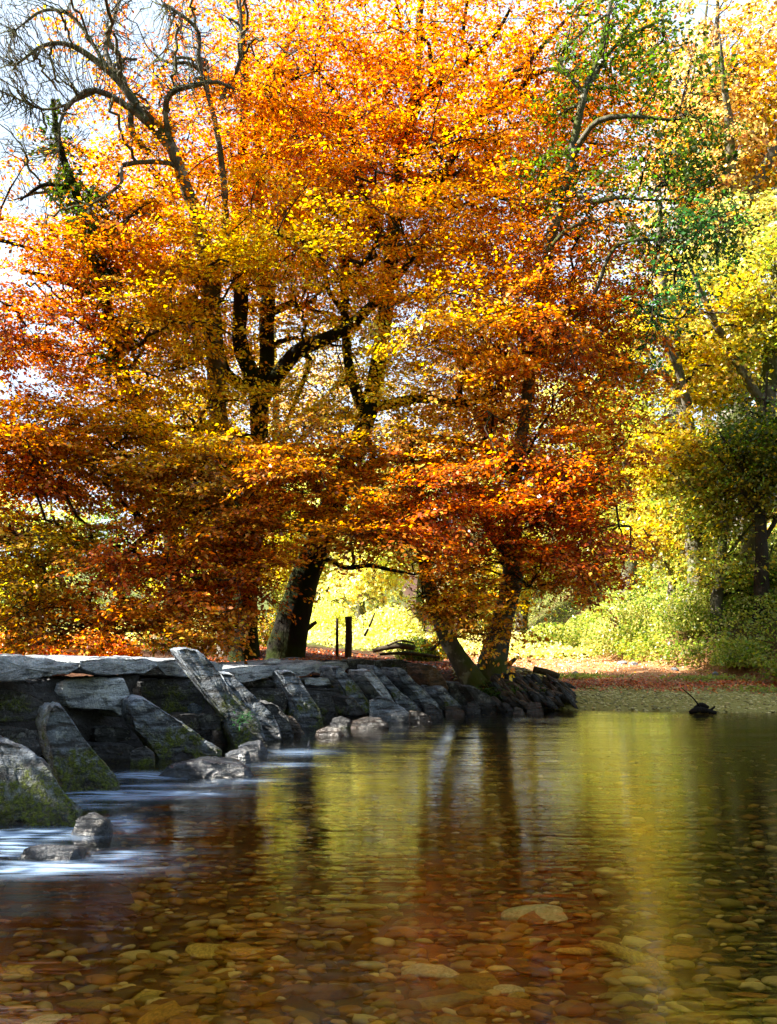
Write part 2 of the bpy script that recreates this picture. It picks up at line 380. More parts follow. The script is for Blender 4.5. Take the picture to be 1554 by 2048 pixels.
part('deck_slab', [(688, 1322), (720, 1318), (750, 1322), (752, 1334), (720, 1338), (690, 1336)], 15.0, (-1.3, .4, .02), M_PIER, k=.008, amp=.02, moss=.25)
part('deck_slab', [(748, 1322), (800, 1318), (838, 1328), (835, 1350), (790, 1352), (752, 1345)], 15.6, (-1.1, .6, .02), M_PIER, k=.004, amp=.02, moss=.35)
part('loose_stone', [(535, 1326), (548, 1318), (562, 1318), (560, 1328)], 12.9, (-.1, .2, 0), M_SLAB, amp=.01, M=24)
# pier stones
PE = (-.95, .35, 0)
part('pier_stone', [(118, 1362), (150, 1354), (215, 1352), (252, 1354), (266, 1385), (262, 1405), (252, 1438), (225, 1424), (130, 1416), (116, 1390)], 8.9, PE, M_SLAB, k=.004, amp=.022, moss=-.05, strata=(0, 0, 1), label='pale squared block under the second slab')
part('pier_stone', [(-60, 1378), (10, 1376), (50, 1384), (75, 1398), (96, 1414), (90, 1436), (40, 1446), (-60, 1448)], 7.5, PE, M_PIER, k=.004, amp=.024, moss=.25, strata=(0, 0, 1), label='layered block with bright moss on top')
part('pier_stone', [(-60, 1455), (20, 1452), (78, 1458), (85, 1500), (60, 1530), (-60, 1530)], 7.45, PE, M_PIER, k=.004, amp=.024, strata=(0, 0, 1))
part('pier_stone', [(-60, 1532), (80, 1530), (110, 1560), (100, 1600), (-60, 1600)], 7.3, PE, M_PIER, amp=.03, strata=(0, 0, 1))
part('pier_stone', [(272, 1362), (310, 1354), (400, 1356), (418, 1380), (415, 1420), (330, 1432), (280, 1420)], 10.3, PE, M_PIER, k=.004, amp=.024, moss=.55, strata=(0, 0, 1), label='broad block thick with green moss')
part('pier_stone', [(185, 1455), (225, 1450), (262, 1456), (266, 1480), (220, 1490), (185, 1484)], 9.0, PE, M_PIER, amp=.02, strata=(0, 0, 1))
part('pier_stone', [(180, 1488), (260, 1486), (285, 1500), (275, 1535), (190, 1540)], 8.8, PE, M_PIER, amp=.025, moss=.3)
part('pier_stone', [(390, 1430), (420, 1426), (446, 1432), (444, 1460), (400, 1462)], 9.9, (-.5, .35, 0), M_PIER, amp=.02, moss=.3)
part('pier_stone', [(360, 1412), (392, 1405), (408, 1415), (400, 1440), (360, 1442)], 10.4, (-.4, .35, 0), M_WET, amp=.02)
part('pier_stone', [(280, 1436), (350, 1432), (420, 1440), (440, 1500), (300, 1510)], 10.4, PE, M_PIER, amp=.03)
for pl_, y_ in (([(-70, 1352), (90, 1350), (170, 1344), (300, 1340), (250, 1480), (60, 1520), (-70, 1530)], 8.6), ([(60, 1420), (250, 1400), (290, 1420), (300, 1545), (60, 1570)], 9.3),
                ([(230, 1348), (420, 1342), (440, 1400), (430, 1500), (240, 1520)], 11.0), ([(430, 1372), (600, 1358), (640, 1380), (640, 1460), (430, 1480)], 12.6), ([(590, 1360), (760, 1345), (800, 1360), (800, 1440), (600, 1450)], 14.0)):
    part('pier_stone', pl_, y_, (-.5, .3, 0), M_GAPSHADE, k=.006, amp=.05, moss=.1, strata=(0, 0, 1), M=100)  # dark backing added behind the piers to paint the gaps as deep shade
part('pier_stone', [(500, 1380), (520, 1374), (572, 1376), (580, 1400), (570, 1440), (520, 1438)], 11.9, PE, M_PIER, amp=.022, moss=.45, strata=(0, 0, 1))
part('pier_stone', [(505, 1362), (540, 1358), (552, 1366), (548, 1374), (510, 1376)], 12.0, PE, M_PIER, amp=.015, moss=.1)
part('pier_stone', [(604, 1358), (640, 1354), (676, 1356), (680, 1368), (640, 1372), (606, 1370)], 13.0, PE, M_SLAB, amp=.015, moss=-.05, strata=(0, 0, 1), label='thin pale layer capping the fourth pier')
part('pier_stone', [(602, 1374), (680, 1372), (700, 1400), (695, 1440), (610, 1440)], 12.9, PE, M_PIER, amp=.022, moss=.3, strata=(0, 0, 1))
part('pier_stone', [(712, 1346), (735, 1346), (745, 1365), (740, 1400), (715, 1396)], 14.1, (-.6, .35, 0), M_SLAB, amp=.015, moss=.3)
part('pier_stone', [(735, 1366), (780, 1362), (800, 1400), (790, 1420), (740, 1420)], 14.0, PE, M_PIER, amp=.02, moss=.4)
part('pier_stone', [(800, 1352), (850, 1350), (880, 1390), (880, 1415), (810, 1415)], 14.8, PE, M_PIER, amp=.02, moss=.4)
# leaning slates (cutwaters)
LS = (.75, 0, .66)
def lean(poly, Y, mat=M_LEAN, ext=(-.30, .42, .02), **k):
    return part('leaning_stone', poly, Y, ext, mat, strata=k.pop('strata', LS), amp=k.pop('amp', .02), **k)
lean([(-60, 1478), (0, 1478), (22, 1482), (60, 1498), (95, 1530), (130, 1582), (165, 1622), (172, 1645), (120, 1665), (-60, 1665)], 5.95, moss=0.78, k=-.0008, ext=(-.45, .5, .06), M=130, amp=.024, label='nearest leaning stone, its face covered in dark moss')
lean([(108, 1405), (124, 1411), (140, 1432), (168, 1475), (205, 1520), (240, 1562), (240, 1590), (150, 1595), (118, 1560), (98, 1500), (88, 1452), (96, 1418)], 7.15, moss=0.76, ext=(-.28, .42, .03), M=110, label='pointed leaning stone with bare pale peak above moss')
lean([(256, 1402), (268, 1394), (285, 1395), (320, 1415), (380, 1455), (446, 1504), (440, 1530), (350, 1530), (300, 1490), (268, 1458), (258, 1428)], 8.95, moss=0.58, ext=(-.28, .42, .03), M=110, label='long low leaning stone with a bare upper edge')
lean([(350, 1296), (366, 1292), (388, 1296), (415, 1314), (436, 1340), (455, 1372), (490, 1412), (520, 1442), (554, 1486), (548, 1510), (490, 1505), (452, 1440), (405, 1378), (370, 1330)], 9.95, moss=0.56, ext=(-.22, .42, .03), M=130, label='tallest leaning slate, striped with moss and standing above the deck')
lean([(438, 1342), (462, 1345), (492, 1375), (520, 1402), (548, 1430), (562, 1460), (572, 1480), (520, 1480), (480, 1420)], 10.5, moss=.2, ext=(-.22, .42, .03))
lean([(528, 1406), (540, 1402), (556, 1410), (578, 1436), (602, 1466), (600, 1480), (556, 1480), (535, 1440)], 10.8, mat=M_PIER, moss=.25)
lean([(573, 1432), (590, 1436), (628, 1464), (625, 1478), (590, 1478)], 11.2, mat=M_OCHRE, moss=.1)
lean([(563, 1342), (580, 1338), (596, 1350), (622, 1392), (642, 1420), (656, 1446), (650, 1465), (600, 1462), (592, 1415), (570, 1370)], 12.0, moss=.42)
lean([(669, 1334), (680, 1332), (692, 1344), (722, 1378), (742, 1412), (745, 1428), (715, 1430), (690, 1384), (671, 1354)], 13.0, moss=.5)
lean([(726, 1342), (738, 1338), (752, 1350), (775, 1380), (790, 1406), (778, 1410), (752, 1380), (730, 1352)], 13.2, mat=M_SLAB, moss=.15, label='pale slender leaning slate with a yellowish tip')
lean([(744, 1330), (756, 1332), (770, 1350), (800, 1382), (830, 1405), (846, 1424), (820, 1428), (782, 1385), (752, 1352)], 13.5, moss=.35)
lean([(791, 1334), (803, 1336), (822, 1355), (850, 1380), (880, 1410), (870, 1420), (836, 1396), (800, 1358)], 13.9, moss=.2)
lean([(843, 1328), (862, 1330), (880, 1345), (898, 1378), (890, 1392), (862, 1370), (848, 1348)], 14.5, mat=M_OCHRE, moss=.2)
lean([(874, 1374), (886, 1372), (900, 1388), (925, 1414), (915, 1425), (890, 1410), (876, 1390)], 14.0, moss=.35)
lean([(898, 1366), (920, 1364), (935, 1385), (940, 1415), (905, 1412)], 14.6, mat=M_PIER, moss=.25)
lean([(929, 1372), (945, 1371), (975, 1388), (1003, 1412), (990, 1422), (950, 1402)], 14.4, mat=M_PIER, moss=.1)
lean([(690, 1300+95), (705, 1393), (720, 1410), (735, 1430), (700, 1432)], 12.8, mat=M_PIER, moss=.3)

# fern tuft on the tallest slate is added with the plants
# rocks in the water: things of their own
def rock(poly, Y, label, mat=M_WET, ext=(-.05, .35, -.02), name='river_rock', amp=.018, moss=0., cat='rock', **k):
    return stone(name, poly, Y, ext, mat, amp=amp, moss=moss, tagkw=dict(label=label, cat=cat), back=k.pop('back', .62), **k)
rock([(294, 1560), (298, 1546), (330, 1530), (360, 1520), (400, 1516), (450, 1520), (485, 1524), (500, 1538), (497, 1556), (440, 1572), (340, 1572)], 7.9, 'long flat wrinkled blue-grey rock lying in the white water', ext=(0, .45, .05), amp=.022, strata=(0.15, 0, 1), M=110, soft=.12)
rock([(449, 1506), (465, 1498), (488, 1493), (498, 1500), (508, 1528), (490, 1545), (462, 1540)], 8.7, 'wedge-shaped blue-grey rock at the foot of the long low leaning stone', soft=.12)
rock([(476, 1492), (495, 1482), (518, 1480), (534, 1494), (538, 1512), (500, 1515)], 9.3, 'small rounded rock behind the wedge-shaped rock', soft=.12)
rock([(112, 1690), (130, 1655), (152, 1634), (185, 1622), (215, 1636), (232, 1660), (225, 1685)], 5.65, 'dark peaked rock at the foot of the nearest leaning stone', ext=(0, .3, 0), soft=.12, M=90)
rock([(28, 1705), (45, 1692), (90, 1687), (150, 1692), (190, 1703), (225, 1705), (232, 1722), (160, 1740), (60, 1730)], 5.05, 'low wet black rock washed over by foam, nearest to the viewer', ext=(.03, .28, -.01), soft=.14, amp=.014, M=100)
rock([(596, 1500), (602, 1486), (618, 1479), (632, 1492), (634, 1510)], 9.9, 'small peaked rock at the tip of the flat wet stone', ext=(0, .2, 0), M=40, soft=.12)
rock([(606, 1500), (640, 1492), (680, 1493), (708, 1500), (700, 1510), (620, 1512)], 9.7, 'flat wet stone barely above the water in midstream', ext=(0, .25, 0), M=60, soft=.12)
rock([(566, 1530), (585, 1516), (600, 1523), (618, 1508), (636, 1516), (640, 1535)], 9.0, 'jagged pale-veined rock just breaking the surface', ext=(0, .2, 0), amp=.025, M=60, soft=.12)
rock([(575, 1501), (590, 1496), (604, 1500), (600, 1508)], 10, 'tiny stone awash beside the small peaked rock', ext=(0, .15, 0), M=30, amp=.008)
rock([(630, 1472), (632, 1459), (655, 1450), (680, 1453), (706, 1462), (708, 1474), (700, 1482)], 11.0, 'black boulder with a rusty top at the edge of the calm pool', mat=M_OCHRE, soft=.12)
rock([(656, 1448), (665, 1436), (684, 1431), (702, 1440), (704, 1458)], 11.9, 'mossy round rock behind the black boulder', mat=M_PIER, moss=.7, soft=.12)
rock([(700, 1456), (704, 1440), (730, 1432), (760, 1433), (778, 1446), (776, 1466)], 11.8, 'broad rounded rock with an orange algae top', mat=M_OCHRE, soft=.12)
rock([(738, 1430), (738, 1398), (755, 1391), (775, 1393), (800, 1410), (822, 1428), (826, 1448), (740, 1450)], 12.6, 'pale-topped rugged rock below the slender slates', mat=M_LEAN, moss=.1, amp=.03)
rock([(814, 1440), (818, 1420), (840, 1421), (862, 1432), (874, 1445), (850, 1456)], 12.5, 'brown-topped black rock sloping into the calm pool', mat=M_OCHRE)
rock([(845, 1404), (860, 1404), (885, 1420), (892, 1438), (860, 1440)], 13.2, 'grey rock leaning towards the water behind the brown-topped rock', mat=M_PIER)
rock([(888, 1424), (890, 1412), (910, 1410), (930, 1422), (930, 1434)], 13.7, 'small tan rock at the waterline under the last leaning slates', mat=M_OCHRE, M=40)
rock([(930, 1425), (935, 1405), (950, 1400), (962, 1415), (962, 1432)], 13.9, 'dark rounded rock at the waterline below the forked trunk', mat=M_PIER, M=40)
for poly, Yv, lb in [([(965, 1428), (985, 1418), (1020, 1420), (1030, 1432)], 13.9, 'dark flat stone at the waterline left of the yellow-tinged ones'),
                  ([(1020, 1425), (1030, 1412), (1045, 1418), (1060, 1430)], 13.7, 'slanting tan stone at the waterline between dark and yellow stones'),
                  ([(1050, 1415), (1062, 1404), (1082, 1406), (1086, 1416)], 14.3, 'small yellow-tinged stone above the flat one'),
                  ([(1048, 1424), (1055, 1411), (1085, 1412), (1096, 1422), (1090, 1432)], 13.8, 'flat yellow-tinged stone at the corner of the gravel beach')]:
    rock(poly, Yv, lb, mat=M_OCHRE, M=36, ext=(0, .3, 0))
rock([(290, 1540), (310, 1526), (345, 1520), (368, 1530), (368, 1545)], 8.6, 'small brown stone in the shadow behind the long flat rock', mat=M_OCHRE, M=40)
rock([(255, 1530), (262, 1500), (290, 1490), (308, 1505), (312, 1540)], 8.5, 'round boulder furred with moss in the dark gap under the bridge', mat=M_PIER, moss=.8, M=50)

# rubble revetment right of the tree: slates set on edge, each a part
rub = empty('rubble_bank', 'bank of slates set on edge beside the forked tree, strewn with red leaves', 'stone bank')
sm = []
for k in range(6):
    a = rng.uniform(.85, 1.15, 10); th = np.linspace(0, 2*np.pi, 10, endpoint=False)
    poly = [(float(np.cos(q)*r*.5), 0., float(np.sin(q)*r*.16)) for q, r in zip(th, a)]
    ring = resample(poly, 20)
    V, f4, f3, vn = stone_geo(ring, np.array((0, .28, 0)), .02, k, 20, backscale=.85, soft=.15, ns=2)
    V[:, 1] -= .14
    me = mesh_np('slate', V, [f4, f3], M_OCHRE if k % 2 else M_PIER, False); sm.append(me)
    setf(me, 'moss', np.full(len(V), .15))
for i in range(120):
    u = rng.random(); w = rng.random()
    px = 985+u*150+8; top = 1346+u*24; py = top+w*(1428-top-u*24)
    Yv = 15.6-w*1.3
    p = W(px, py, Yv); p[2] = max(p[2], .0)
    o = bpy.data.objects.new('slate', sm[i % 6]); link(o, rub)
    o.location = p; s = rng.uniform(.2, .42); o.scale = (s*1.2, s*1.2, s*.9)
    o.rotation_euler = (rng.uniform(-.3, .3), rng.uniform(.35, .95), rng.uniform(-.35, .35))

# ---------------------------------------------------------------- riverbed pebbles (children of a bed sheet)
n = N('bed_silt'); v = n.coords('Object'); M_BED = n.done(n.bsdf(n.mix(n.ramp(n.noise(v, 20, 5, .7), .35, .65), (.008, .005, .002), (.045, .025, .007)), .9))
X, Y, f = grid(axis([(-7, 7, 60)]), axis([(1.2, 13.8, 60)]))
Zb = ground_z(X, Y)+.012+.03*(vnoise(np.stack([X, Y, 0*X], -1).reshape(-1, 3), 1.5, 2).reshape(X.shape)-.3)
bed = obj_np('riverbed', np.stack([X, Y, Zb], -1).reshape(-1, 3), f, M_BED); tag(bed, kind='structure')
def ico(sub=1):
    import bmesh
    bm = bmesh.new(); bmesh.ops.create_icosphere(bm, subdivisions=sub, radius=1.0)
    V = np.array([v.co[:] for v in bm.verts]); Fc = np.array([[v.index for v in f.verts] for f in bm.faces]); bm.free(); return V, Fc
IV2, IF2 = ico(3); IV1, IF1 = ico(2)
IVL = None
def pebble_shape(seed, base=(IV2, IF2)):
    V = base[0].copy(); r = np.random.default_rng(seed)
    # angular: clamp with random planes
    for q in range(7):
        d = unit(r.normal(size=3)*np.array([1, 1, .5])); h = r.uniform(.42, .78); s = V@d
        V -= np.outer(np.maximum(s-h, 0)*.9, d)
    V += (vnoise(V+seed, 1.6, 3)-.5)[:, None]*.3*unit(V)
    return V*np.array([1, .68, .30])
pm = []
for k in range(24):
    pm.append(mesh_np('pebble', pebble_shape(k), IF2, M_PEBS[k % 8]))
def bed_z(x, y): return ground_z(np.array([x]), np.array([y]))[0]+.012
cand = []
for k in range(3600):
    y = 2.3+6.2*rng.random()**1.5; x = (rng.random()*2-1)*(.50*y)
    cand.append((x, y))
big = []
for (x, y) in cand:
    s = float(np.clip(rng.lognormal(-3.08, .45), .028, .14))
    if x < -.28*y-.3 and y > 4.6: continue
    big.append((x, y, s, s/y))
big.sort(key=lambda q: -q[3])
indiv, rest = big[:300], big[300:]
for i, (x, y, s, _) in enumerate(indiv):
    o = bpy.data.objects.new('pebble', pm[int(rng.integers(24))]); link(o, bed)
    o.location = (x, y, bed_z(x, y)+s*.16+rng.uniform(0, .02)); o.scale = (s*rng.uniform(1.0, 1.9), s*rng.uniform(.7, 1.25), s*rng.uniform(.5, 1.3))
    o.rotation_euler = (rng.uniform(-.2, .2), rng.uniform(-.2, .2), rng.uniform(-.6, .6))
PEBC = np.array([(.24, .11, .03), (.32, .19, .05), (.17, .13, .035), (.40, .26, .10), (.12, .05, .018), (.25, .21, .07), (.5, .42, .26), (.08, .05, .02), (.26, .12, .03)])
def scatter(name, base, pts, scl, rot, cols, mat, parent=None):
    """many small copies joined: base list of (V,F)"""
    VV, FF, CC = [], [], []; off = 0
    for b, (Vb, Fb) in enumerate(base):
        m = np.arange(len(pts)) % len(base) == b
        P, S, R, C_ = pts[m], scl[m], rot[m], cols[m]
        c, s = np.cos(R), np.sin(R)
        Q = Vb[None]*S[:, None, :]
        x = Q[..., 0]*c[:, None]-Q[..., 1]*s[:, None]; y = Q[..., 0]*s[:, None]+Q[..., 1]*c[:, None]
        Q = np.stack([x, y, Q[..., 2]], -1)+P[:, None]
        k = len(P); VV.append(Q.reshape(-1, 3)); FF.append((Fb[None]+(np.arange(k)*len(Vb))[:, None, None]+off).reshape(-1, Fb.shape[1]))
        off += k*len(Vb); CC.append(np.repeat(C_, len(Fb), 0))
    o = obj_np(name, np.concatenate(VV), np.concatenate(FF), mat, parent)
    a = o.data.attributes.new('col', 'FLOAT_COLOR', 'FACE'); C_ = np.concatenate(CC); C_ = np.concatenate([C_, np.ones((len(C_), 1))], 1)
    a.data.foreach_set('color', C_.astype(np.float32).ravel()); return o
IVL, IFL = ico(2)
cw = rng.random()
extra = [(x, y, s) for x, y, s, _ in rest]
m = 3600; yy = 2.0+10.5*rng.random(m)**1.2; xx = (rng.random(m)*2-1)*(.55*yy); ss = np.clip(rng.lognormal(-3.2, .35, m), .02, .08)
P = np.concatenate([np.array([(a, b) for a, b, _ in extra]).reshape(-1, 2), np.stack([xx, yy], -1)]); S = np.concatenate([[c for _, _, c in extra], ss])
keep = ground_z(P[:, 0], P[:, 1]) < -.02; P, S = P[keep], S[keep]
Pz = ground_z(P[:, 0], P[:, 1])+.02+rng.random(len(P))*.03
far_ = P[:, 1] > 5.2; I0V, I0F = ico(1)
pf = scatter('pebbles', [(pebble_shape(80+k, (I0V, I0F)), I0F) for k in range(6)], np.column_stack([P, Pz])[far_], np.stack([S*1.2, S, S], -1)[far_], rng.uniform(-.7, .7, far_.sum()),
             PEBC[rng.integers(0, 9, far_.sum())]*rng.uniform(.8, 1.7, (far_.sum(), 1)), M_PEB, bed); tag(pf, kind='stuff')
P, S, Pz = P[~far_], S[~far_], Pz[~far_]
po = scatter('pebbles', [(pebble_shape(50+k, (IVL, IFL)), IFL) for k in range(8)], np.column_stack([P, Pz]), np.stack([S*1.2, S, S], -1), rng.uniform(-.7, .7, len(P)),
             PEBC[rng.integers(0, 9, len(P))]*rng.uniform(.8, 1.7, (len(P), 1)), M_PEB, bed); tag(po, kind='stuff')
# gravel beach
m = 3600; xx = 1.2+rng.random(m)*9; tt = rng.random(m)*3.2-.35; yy = bank_y(xx)+tt
S = rng.uniform(.014, .042, m); cols = np.array([(.34, .29, .07), (.42, .37, .12), (.18, .15, .04), (.55, .46, .18)])[rng.integers(0, 4, m)]
IV0, IF0 = ico(1)
gr = scatter('beach_gravel', [(IV0*np.array([1, .8, .55]), IF0)], np.column_stack([xx, yy, ground_z(xx, yy)+.004]), np.stack([S*1.3, S, S], -1), rng.uniform(0, 3, m), cols, M_PEB); tag(gr, kind='stuff')

# ---------------------------------------------------------------- leaves
def leaf_mesh(name, C, D, Nn, L, Wd, col, mat, parent=None, kind='stuff'):
    """C centres, D leaf axes, Nn normals, L lengths, Wd widths, col (n,3)"""
    D = unit(D); S = unit(np.cross(D, Nn)); Nn = np.cross(S, D)
    L = L[:, None]; Wd = Wd[:, None]; k = len(C)
    b = C-D*L*.5; t_ = C+D*L*.5-Nn*L*.06
    s1 = C+S*Wd*.5-D*L*.03+Nn*Wd*.16; s2 = C-S*Wd*.5-D*L*.03+Nn*Wd*.16
    V = np.stack([b, s1, t_, s2], 1).reshape(-1, 3); f = np.arange(4*k).reshape(-1, 4)
    o = obj_np(name, V, f, mat, parent, smooth=False)
    a = o.data.attributes.new('col', 'FLOAT_COLOR', 'FACE'); c4 = np.concatenate([col, np.ones((k, 1))], 1)
    a.data.foreach_set('color', c4.astype(np.float32).ravel())
    if kind: o['kind'] = kind
    return o
YEL, GOLD, ORA, RUST, RED, GRN, LIME, DKG = map(np.array, [(.80, .56, .05), (.78, .38, .03), (.70, .22, .014), (.42, .085, .008), (.30, .042, .007), (.12, .20, .02), (.56, .60, .09), (.02, .06, .015)])
PALE = np.array((.80, .74, .22)); OLIVE = np.array((.36, .30, .03))
def colour_field(ctrl):
    cp = np.array([W(px, py, Yv)[[0, 2]] for px, py, Yv, _ in ctrl]); cc = np.array([c for *_, c in ctrl])
    def fn(P, seed=0):
        Q = P[:, [0, 2]]+np.stack([vnoise(P, .55, 3, 3)-.5, vnoise(P, .55, 3, 8)-.5], -1)*2.4
        w = 1/(((Q[:, None]-cp[None])**2).sum(-1)+.25)**1.7
        return (w[..., None]*cc[None]).sum(1)/w.sum(1)[:, None]
    return fn
YG_ = np.array((.66, .60, .07))
_B = np.array([1.0, .92, .8])  # autumn leaf hues by position, with backlit yellow and shaded red painted in
BEECH = colour_field([(px, py, Yv, c*_B) for px, py, Yv, c in [(700, 120, 16, ORA*.9), (550, 330, 16, ORA), (780, 330, 16, RUST*1.3), (620, 480, 16, ORA), (900, 320, 16, ORA*.85), (800, 220, 16, RUST*1.2), (520, 560, 16, YEL), (700, 600, 16, (YEL+GOLD)/2), (560, 700, 16, YEL), (640, 800, 16, YEL), (400, 700, 16, GOLD), (300, 600, 16, ORA), (330, 720, 16, YEL),
    (900, 120, 16, ORA), (950, 220, 16, GOLD), (1000, 60, 16, ORA), (1100, 150, 16, ORA), (1250, 150, 16, ORA*.9), (1000, 400, 16, ORA), (850, 420, 16, GOLD), (1150, 500, 16, ORA), (1050, 600, 16, RUST), (1200, 650, 16, RUST), (1150, 700, 16, RED), (900, 650, 16, ORA), (900, 780, 16, GOLD), (1000, 850, 16, ORA),
    (1200, 850, 16, ORA), (1270, 560, 16, RUST), (1300, 800, 16, RUST), (1000, 950, 16, RUST*1.2), (850, 1000, 16, RUST*1.2), (700, 1000, 15, ORA*.8), (600, 900, 15, ORA*.8), (480, 870, 15, RUST*1.3), (500, 960, 14, ORA*.9), (420, 900, 14, GOLD*.8), (600, 640, 14.5, YG_), (450, 620, 14.5, YEL), (650, 540, 14.5, YEL), (700, 720, 14.5, YG_), (450, 800, 14.5, YG_), (620, 860, 14.5, YG_*.8), (420, 960, 14, YG_*.6), (650, 1060, 15, GOLD*.85), (900, 1200, 14, GOLD*.9), (1000, 1240, 14, GOLD*.9), (1100, 1100, 14, RUST*1.2), (1200, 1050, 14, RUST*1.2),
    (300, 900, 15, (GOLD+OLIVE)/2), (200, 850, 15, (ORA+OLIVE)/2), (350, 1050, 14, RED*1.3), (450, 1060, 14, RUST*1.3), (430, 1130, 13.5, RUST*1.5), (300, 1150, 13.5, RUST*1.5), (250, 1250, 13, ORA), (130, 1260, 13, ORA*.9), (430, 1250, 13, GOLD*.8), (100, 1180, 13, OLIVE), (60, 1080, 13, OLIVE), (30, 960, 13, RUST), (50, 720, 13, RUST), (30, 640, 13, RED), (100, 600, 13, RUST*1.2), (60, 300, 15, ORA), (120, 480, 15, ORA), (250, 460, 15, ORA*.9), (350, 330, 16, ORA), (420, 470, 16, GOLD), (300, 130, 16, RUST*1.3), (450, 150, 16, ORA)]])

# ---------------------------------------------------------------- wood
def tubes(P, R, sides, jit=0.0):
    """P (B,n,3), R (B,n) -> V, F"""
    B, n_, _ = P.shape; T = np.gradient(P, axis=1); T = unit(T)
    up = np.where(np.abs(T[..., 2:3]) > .9, np.array([1., 0, 0]), np.array([0, 0, 1.]))
    A = unit(np.cross(T, up)); Bn = np.cross(T, A); th = np.linspace(0, 2*np.pi, sides, endpoint=False)
    Rr = R[..., None]*(1+jit*(rng.random((B, n_, sides))-.5))
    V = P[:, :, None]+Rr[..., None]*(A[:, :, None]*np.cos(th)[:, None]+Bn[:, :, None]*np.sin(th)[:, None])
    i = np.arange(B)[:, None, None]*n_*sides; r = np.arange(n_-1)[None, :, None]*sides; s = np.arange(sides)[None, None]; s2 = (s+1) % sides
    Fc = np.stack([i+r+s, i+r+s2, i+r+sides+s2, i+r+sides+s], -1).reshape(-1, 4)
    return V.reshape(-1, 3), Fc
class Wood:
    def __init__(s): s.V = []; s.F = []; s.n = 0
    def add(s, V, F_): s.V.append(V); s.F.append(F_+s.n); s.n += len(V)
    def build(s, name, mat, parent):
        if not s.V: return None
        return obj_np(name, np.concatenate(s.V), np.concatenate(s.F), mat, parent)
def spline(pts, n_):
    p = np.array(pts, float); p = np.concatenate([[2*p[0]-p[1]], p, [2*p[-1]-p[-2]]]); m = len(p)-3
    u = np.linspace(0, m, n_); i = np.clip(u.astype(int), 0, m-1); t_ = (u-i)[:, None]
    a, b, c, d = p[i], p[i+1], p[i+2], p[i+3]
    return .5*((2*b)+(-a+c)*t_+(2*a-5*b+4*c-d)*t_**2+(-a+3*b-3*c+d)*t_**3)
def stem(wood, pts, sides=12, flare=0., knots=.12, step=.16):
    """pts: [(x,y,z,r)]"""
    L = np.linalg.norm(np.diff(np.array(pts)[:, :3], axis=0), axis=1).sum(); n_ = max(8, int(L/step))
    q = spline(pts, n_); P = q[:, :3].copy(); R = np.maximum(q[:, 3], .006)
    P += (np.stack([vnoise(P, 1.1, 2, 4+k) for k in range(3)], -1)-.5)*.14*np.minimum(1, (R/.08))[:, None]
    if flare: zz = P[:, 2]-P[0, 2]; R = R*(1+flare*np.exp(-zz/.28))
    V, F_ = tubes(P[None], R[None], sides)
    ctr = np.repeat(P, sides, 0); d = V-ctr
    V = ctr+d*(1+(vnoise(V, 3.0, 3, 1)[:, None]-.5)*knots*2.2+(vnoise(V*np.array([1, 1, .25]), 7, 2, 6)[:, None]-.5)*knots*1.2)
    wood.add(V, F_); return P, R
def grow(nodes, nrad, ndir, T, r0, r1, npts, droop, jit, lift=.25):
    """branches from the nearest node to each target"""
    par = np.empty(len(T), int)
    for a in range(0, len(T), 500):
        d = T[a:a+500, None]-nodes[None]; dd = np.sqrt((d**2).sum(-1))
        al = (d*ndir[None]).sum(-1)/np.maximum(dd, .01)
        par[a:a+500] = (dd*(1.25-.3*al)+.5*np.maximum(0, nodes[None, :, 2]-T[a:a+500, None, 2])).argmin(1)
    p0 = nodes[par]; L = np.linalg.norm(T-p0, axis=1, keepdims=True); d0 = ndir[par]
    out_ = unit(T-p0); c = p0+unit(out_*.8+d0*.5)*L*.45+np.array([0, 0, 1.])*L*lift*.5
    t_ = np.linspace(0, 1, npts)[None, :, None]
    P = (1-t_)**2*p0[:, None]+2*t_*(1-t_)*c[:, None]+t_**2*T[:, None]
    P[:, 1:-1] += rng.normal(size=(len(T), npts-2, 3))*L[:, None]*jit
    P[:, :, 2] -= (t_[..., 0]**3)*droop*L
    ra = np.minimum(r0*rng.uniform(.6, 1.2, len(T))*np.clip(L[:, 0]/1.2, .4, 1.5), nrad[par]*.75)
    R = ra[:, None]*(1-t_[..., 0])+r1*t_[..., 0]
    return P, R
def ell_points(ells, n_, r):
    vol = np.array([(rx*Yv/F)*(ry*Yv/F)*rd**.3*wt for px, py, Yv, rx, ry, rd, wt in ells]); pick = r.choice(len(ells), n_, p=vol/vol.sum())
    u = unit(r.normal(size=(n_, 3)))*(r.random(n_)**.42)[:, None]
    E = np.array([(*W(px, py, Yv), rx*Yv/F, rd, ry*Yv/F) for px, py, Yv, rx, ry, rd, wt in ells])[pick]
    return E[:, :3]+u*E[:, 3:]
WIN = []
for x0, y0, x1, y1, yf, p_ in [(425, 560, 570, 748, 16.9, .93), (565, 625, 725, 735, 16.1, .9), (1028, 768, 1074, 925, 15.4, .85), (496, 835, 530, 900, 17.2, .85), (712, 785, 768, 850, 16.8, .85), (985, 1092, 1048, 1195, 15.4, .85), (600, 1110, 860, 1300, 30, 1), (750, 300, 800, 480, 16.7, .5), (330, 230, 400, 420, 14.5, .5)]:
    a, b = W(x0, y1, yf-.8), W(x1, y0, yf-.8); WIN.append((a[0], b[0], a[2], b[2], yf, p_))
def cleared(T, r):
    keep = np.ones(len(T), bool)
    for x0, x1, z0, z1, yf, p_ in WIN:      # openings in the crowns through which stems and meadow show
        s = (yf-.8)/T[:, 1]; X_ = T[:, 0]*s; Z_ = CH+(T[:, 2]-CH)*s
        keep &= ~((X_ > x0-.1) & (X_ < x1+.1) & (Z_ > z0-.1) & (Z_ < z1+.1) & (T[:, 1] < yf) & (r.random(len(T)) < p_))
    return keep
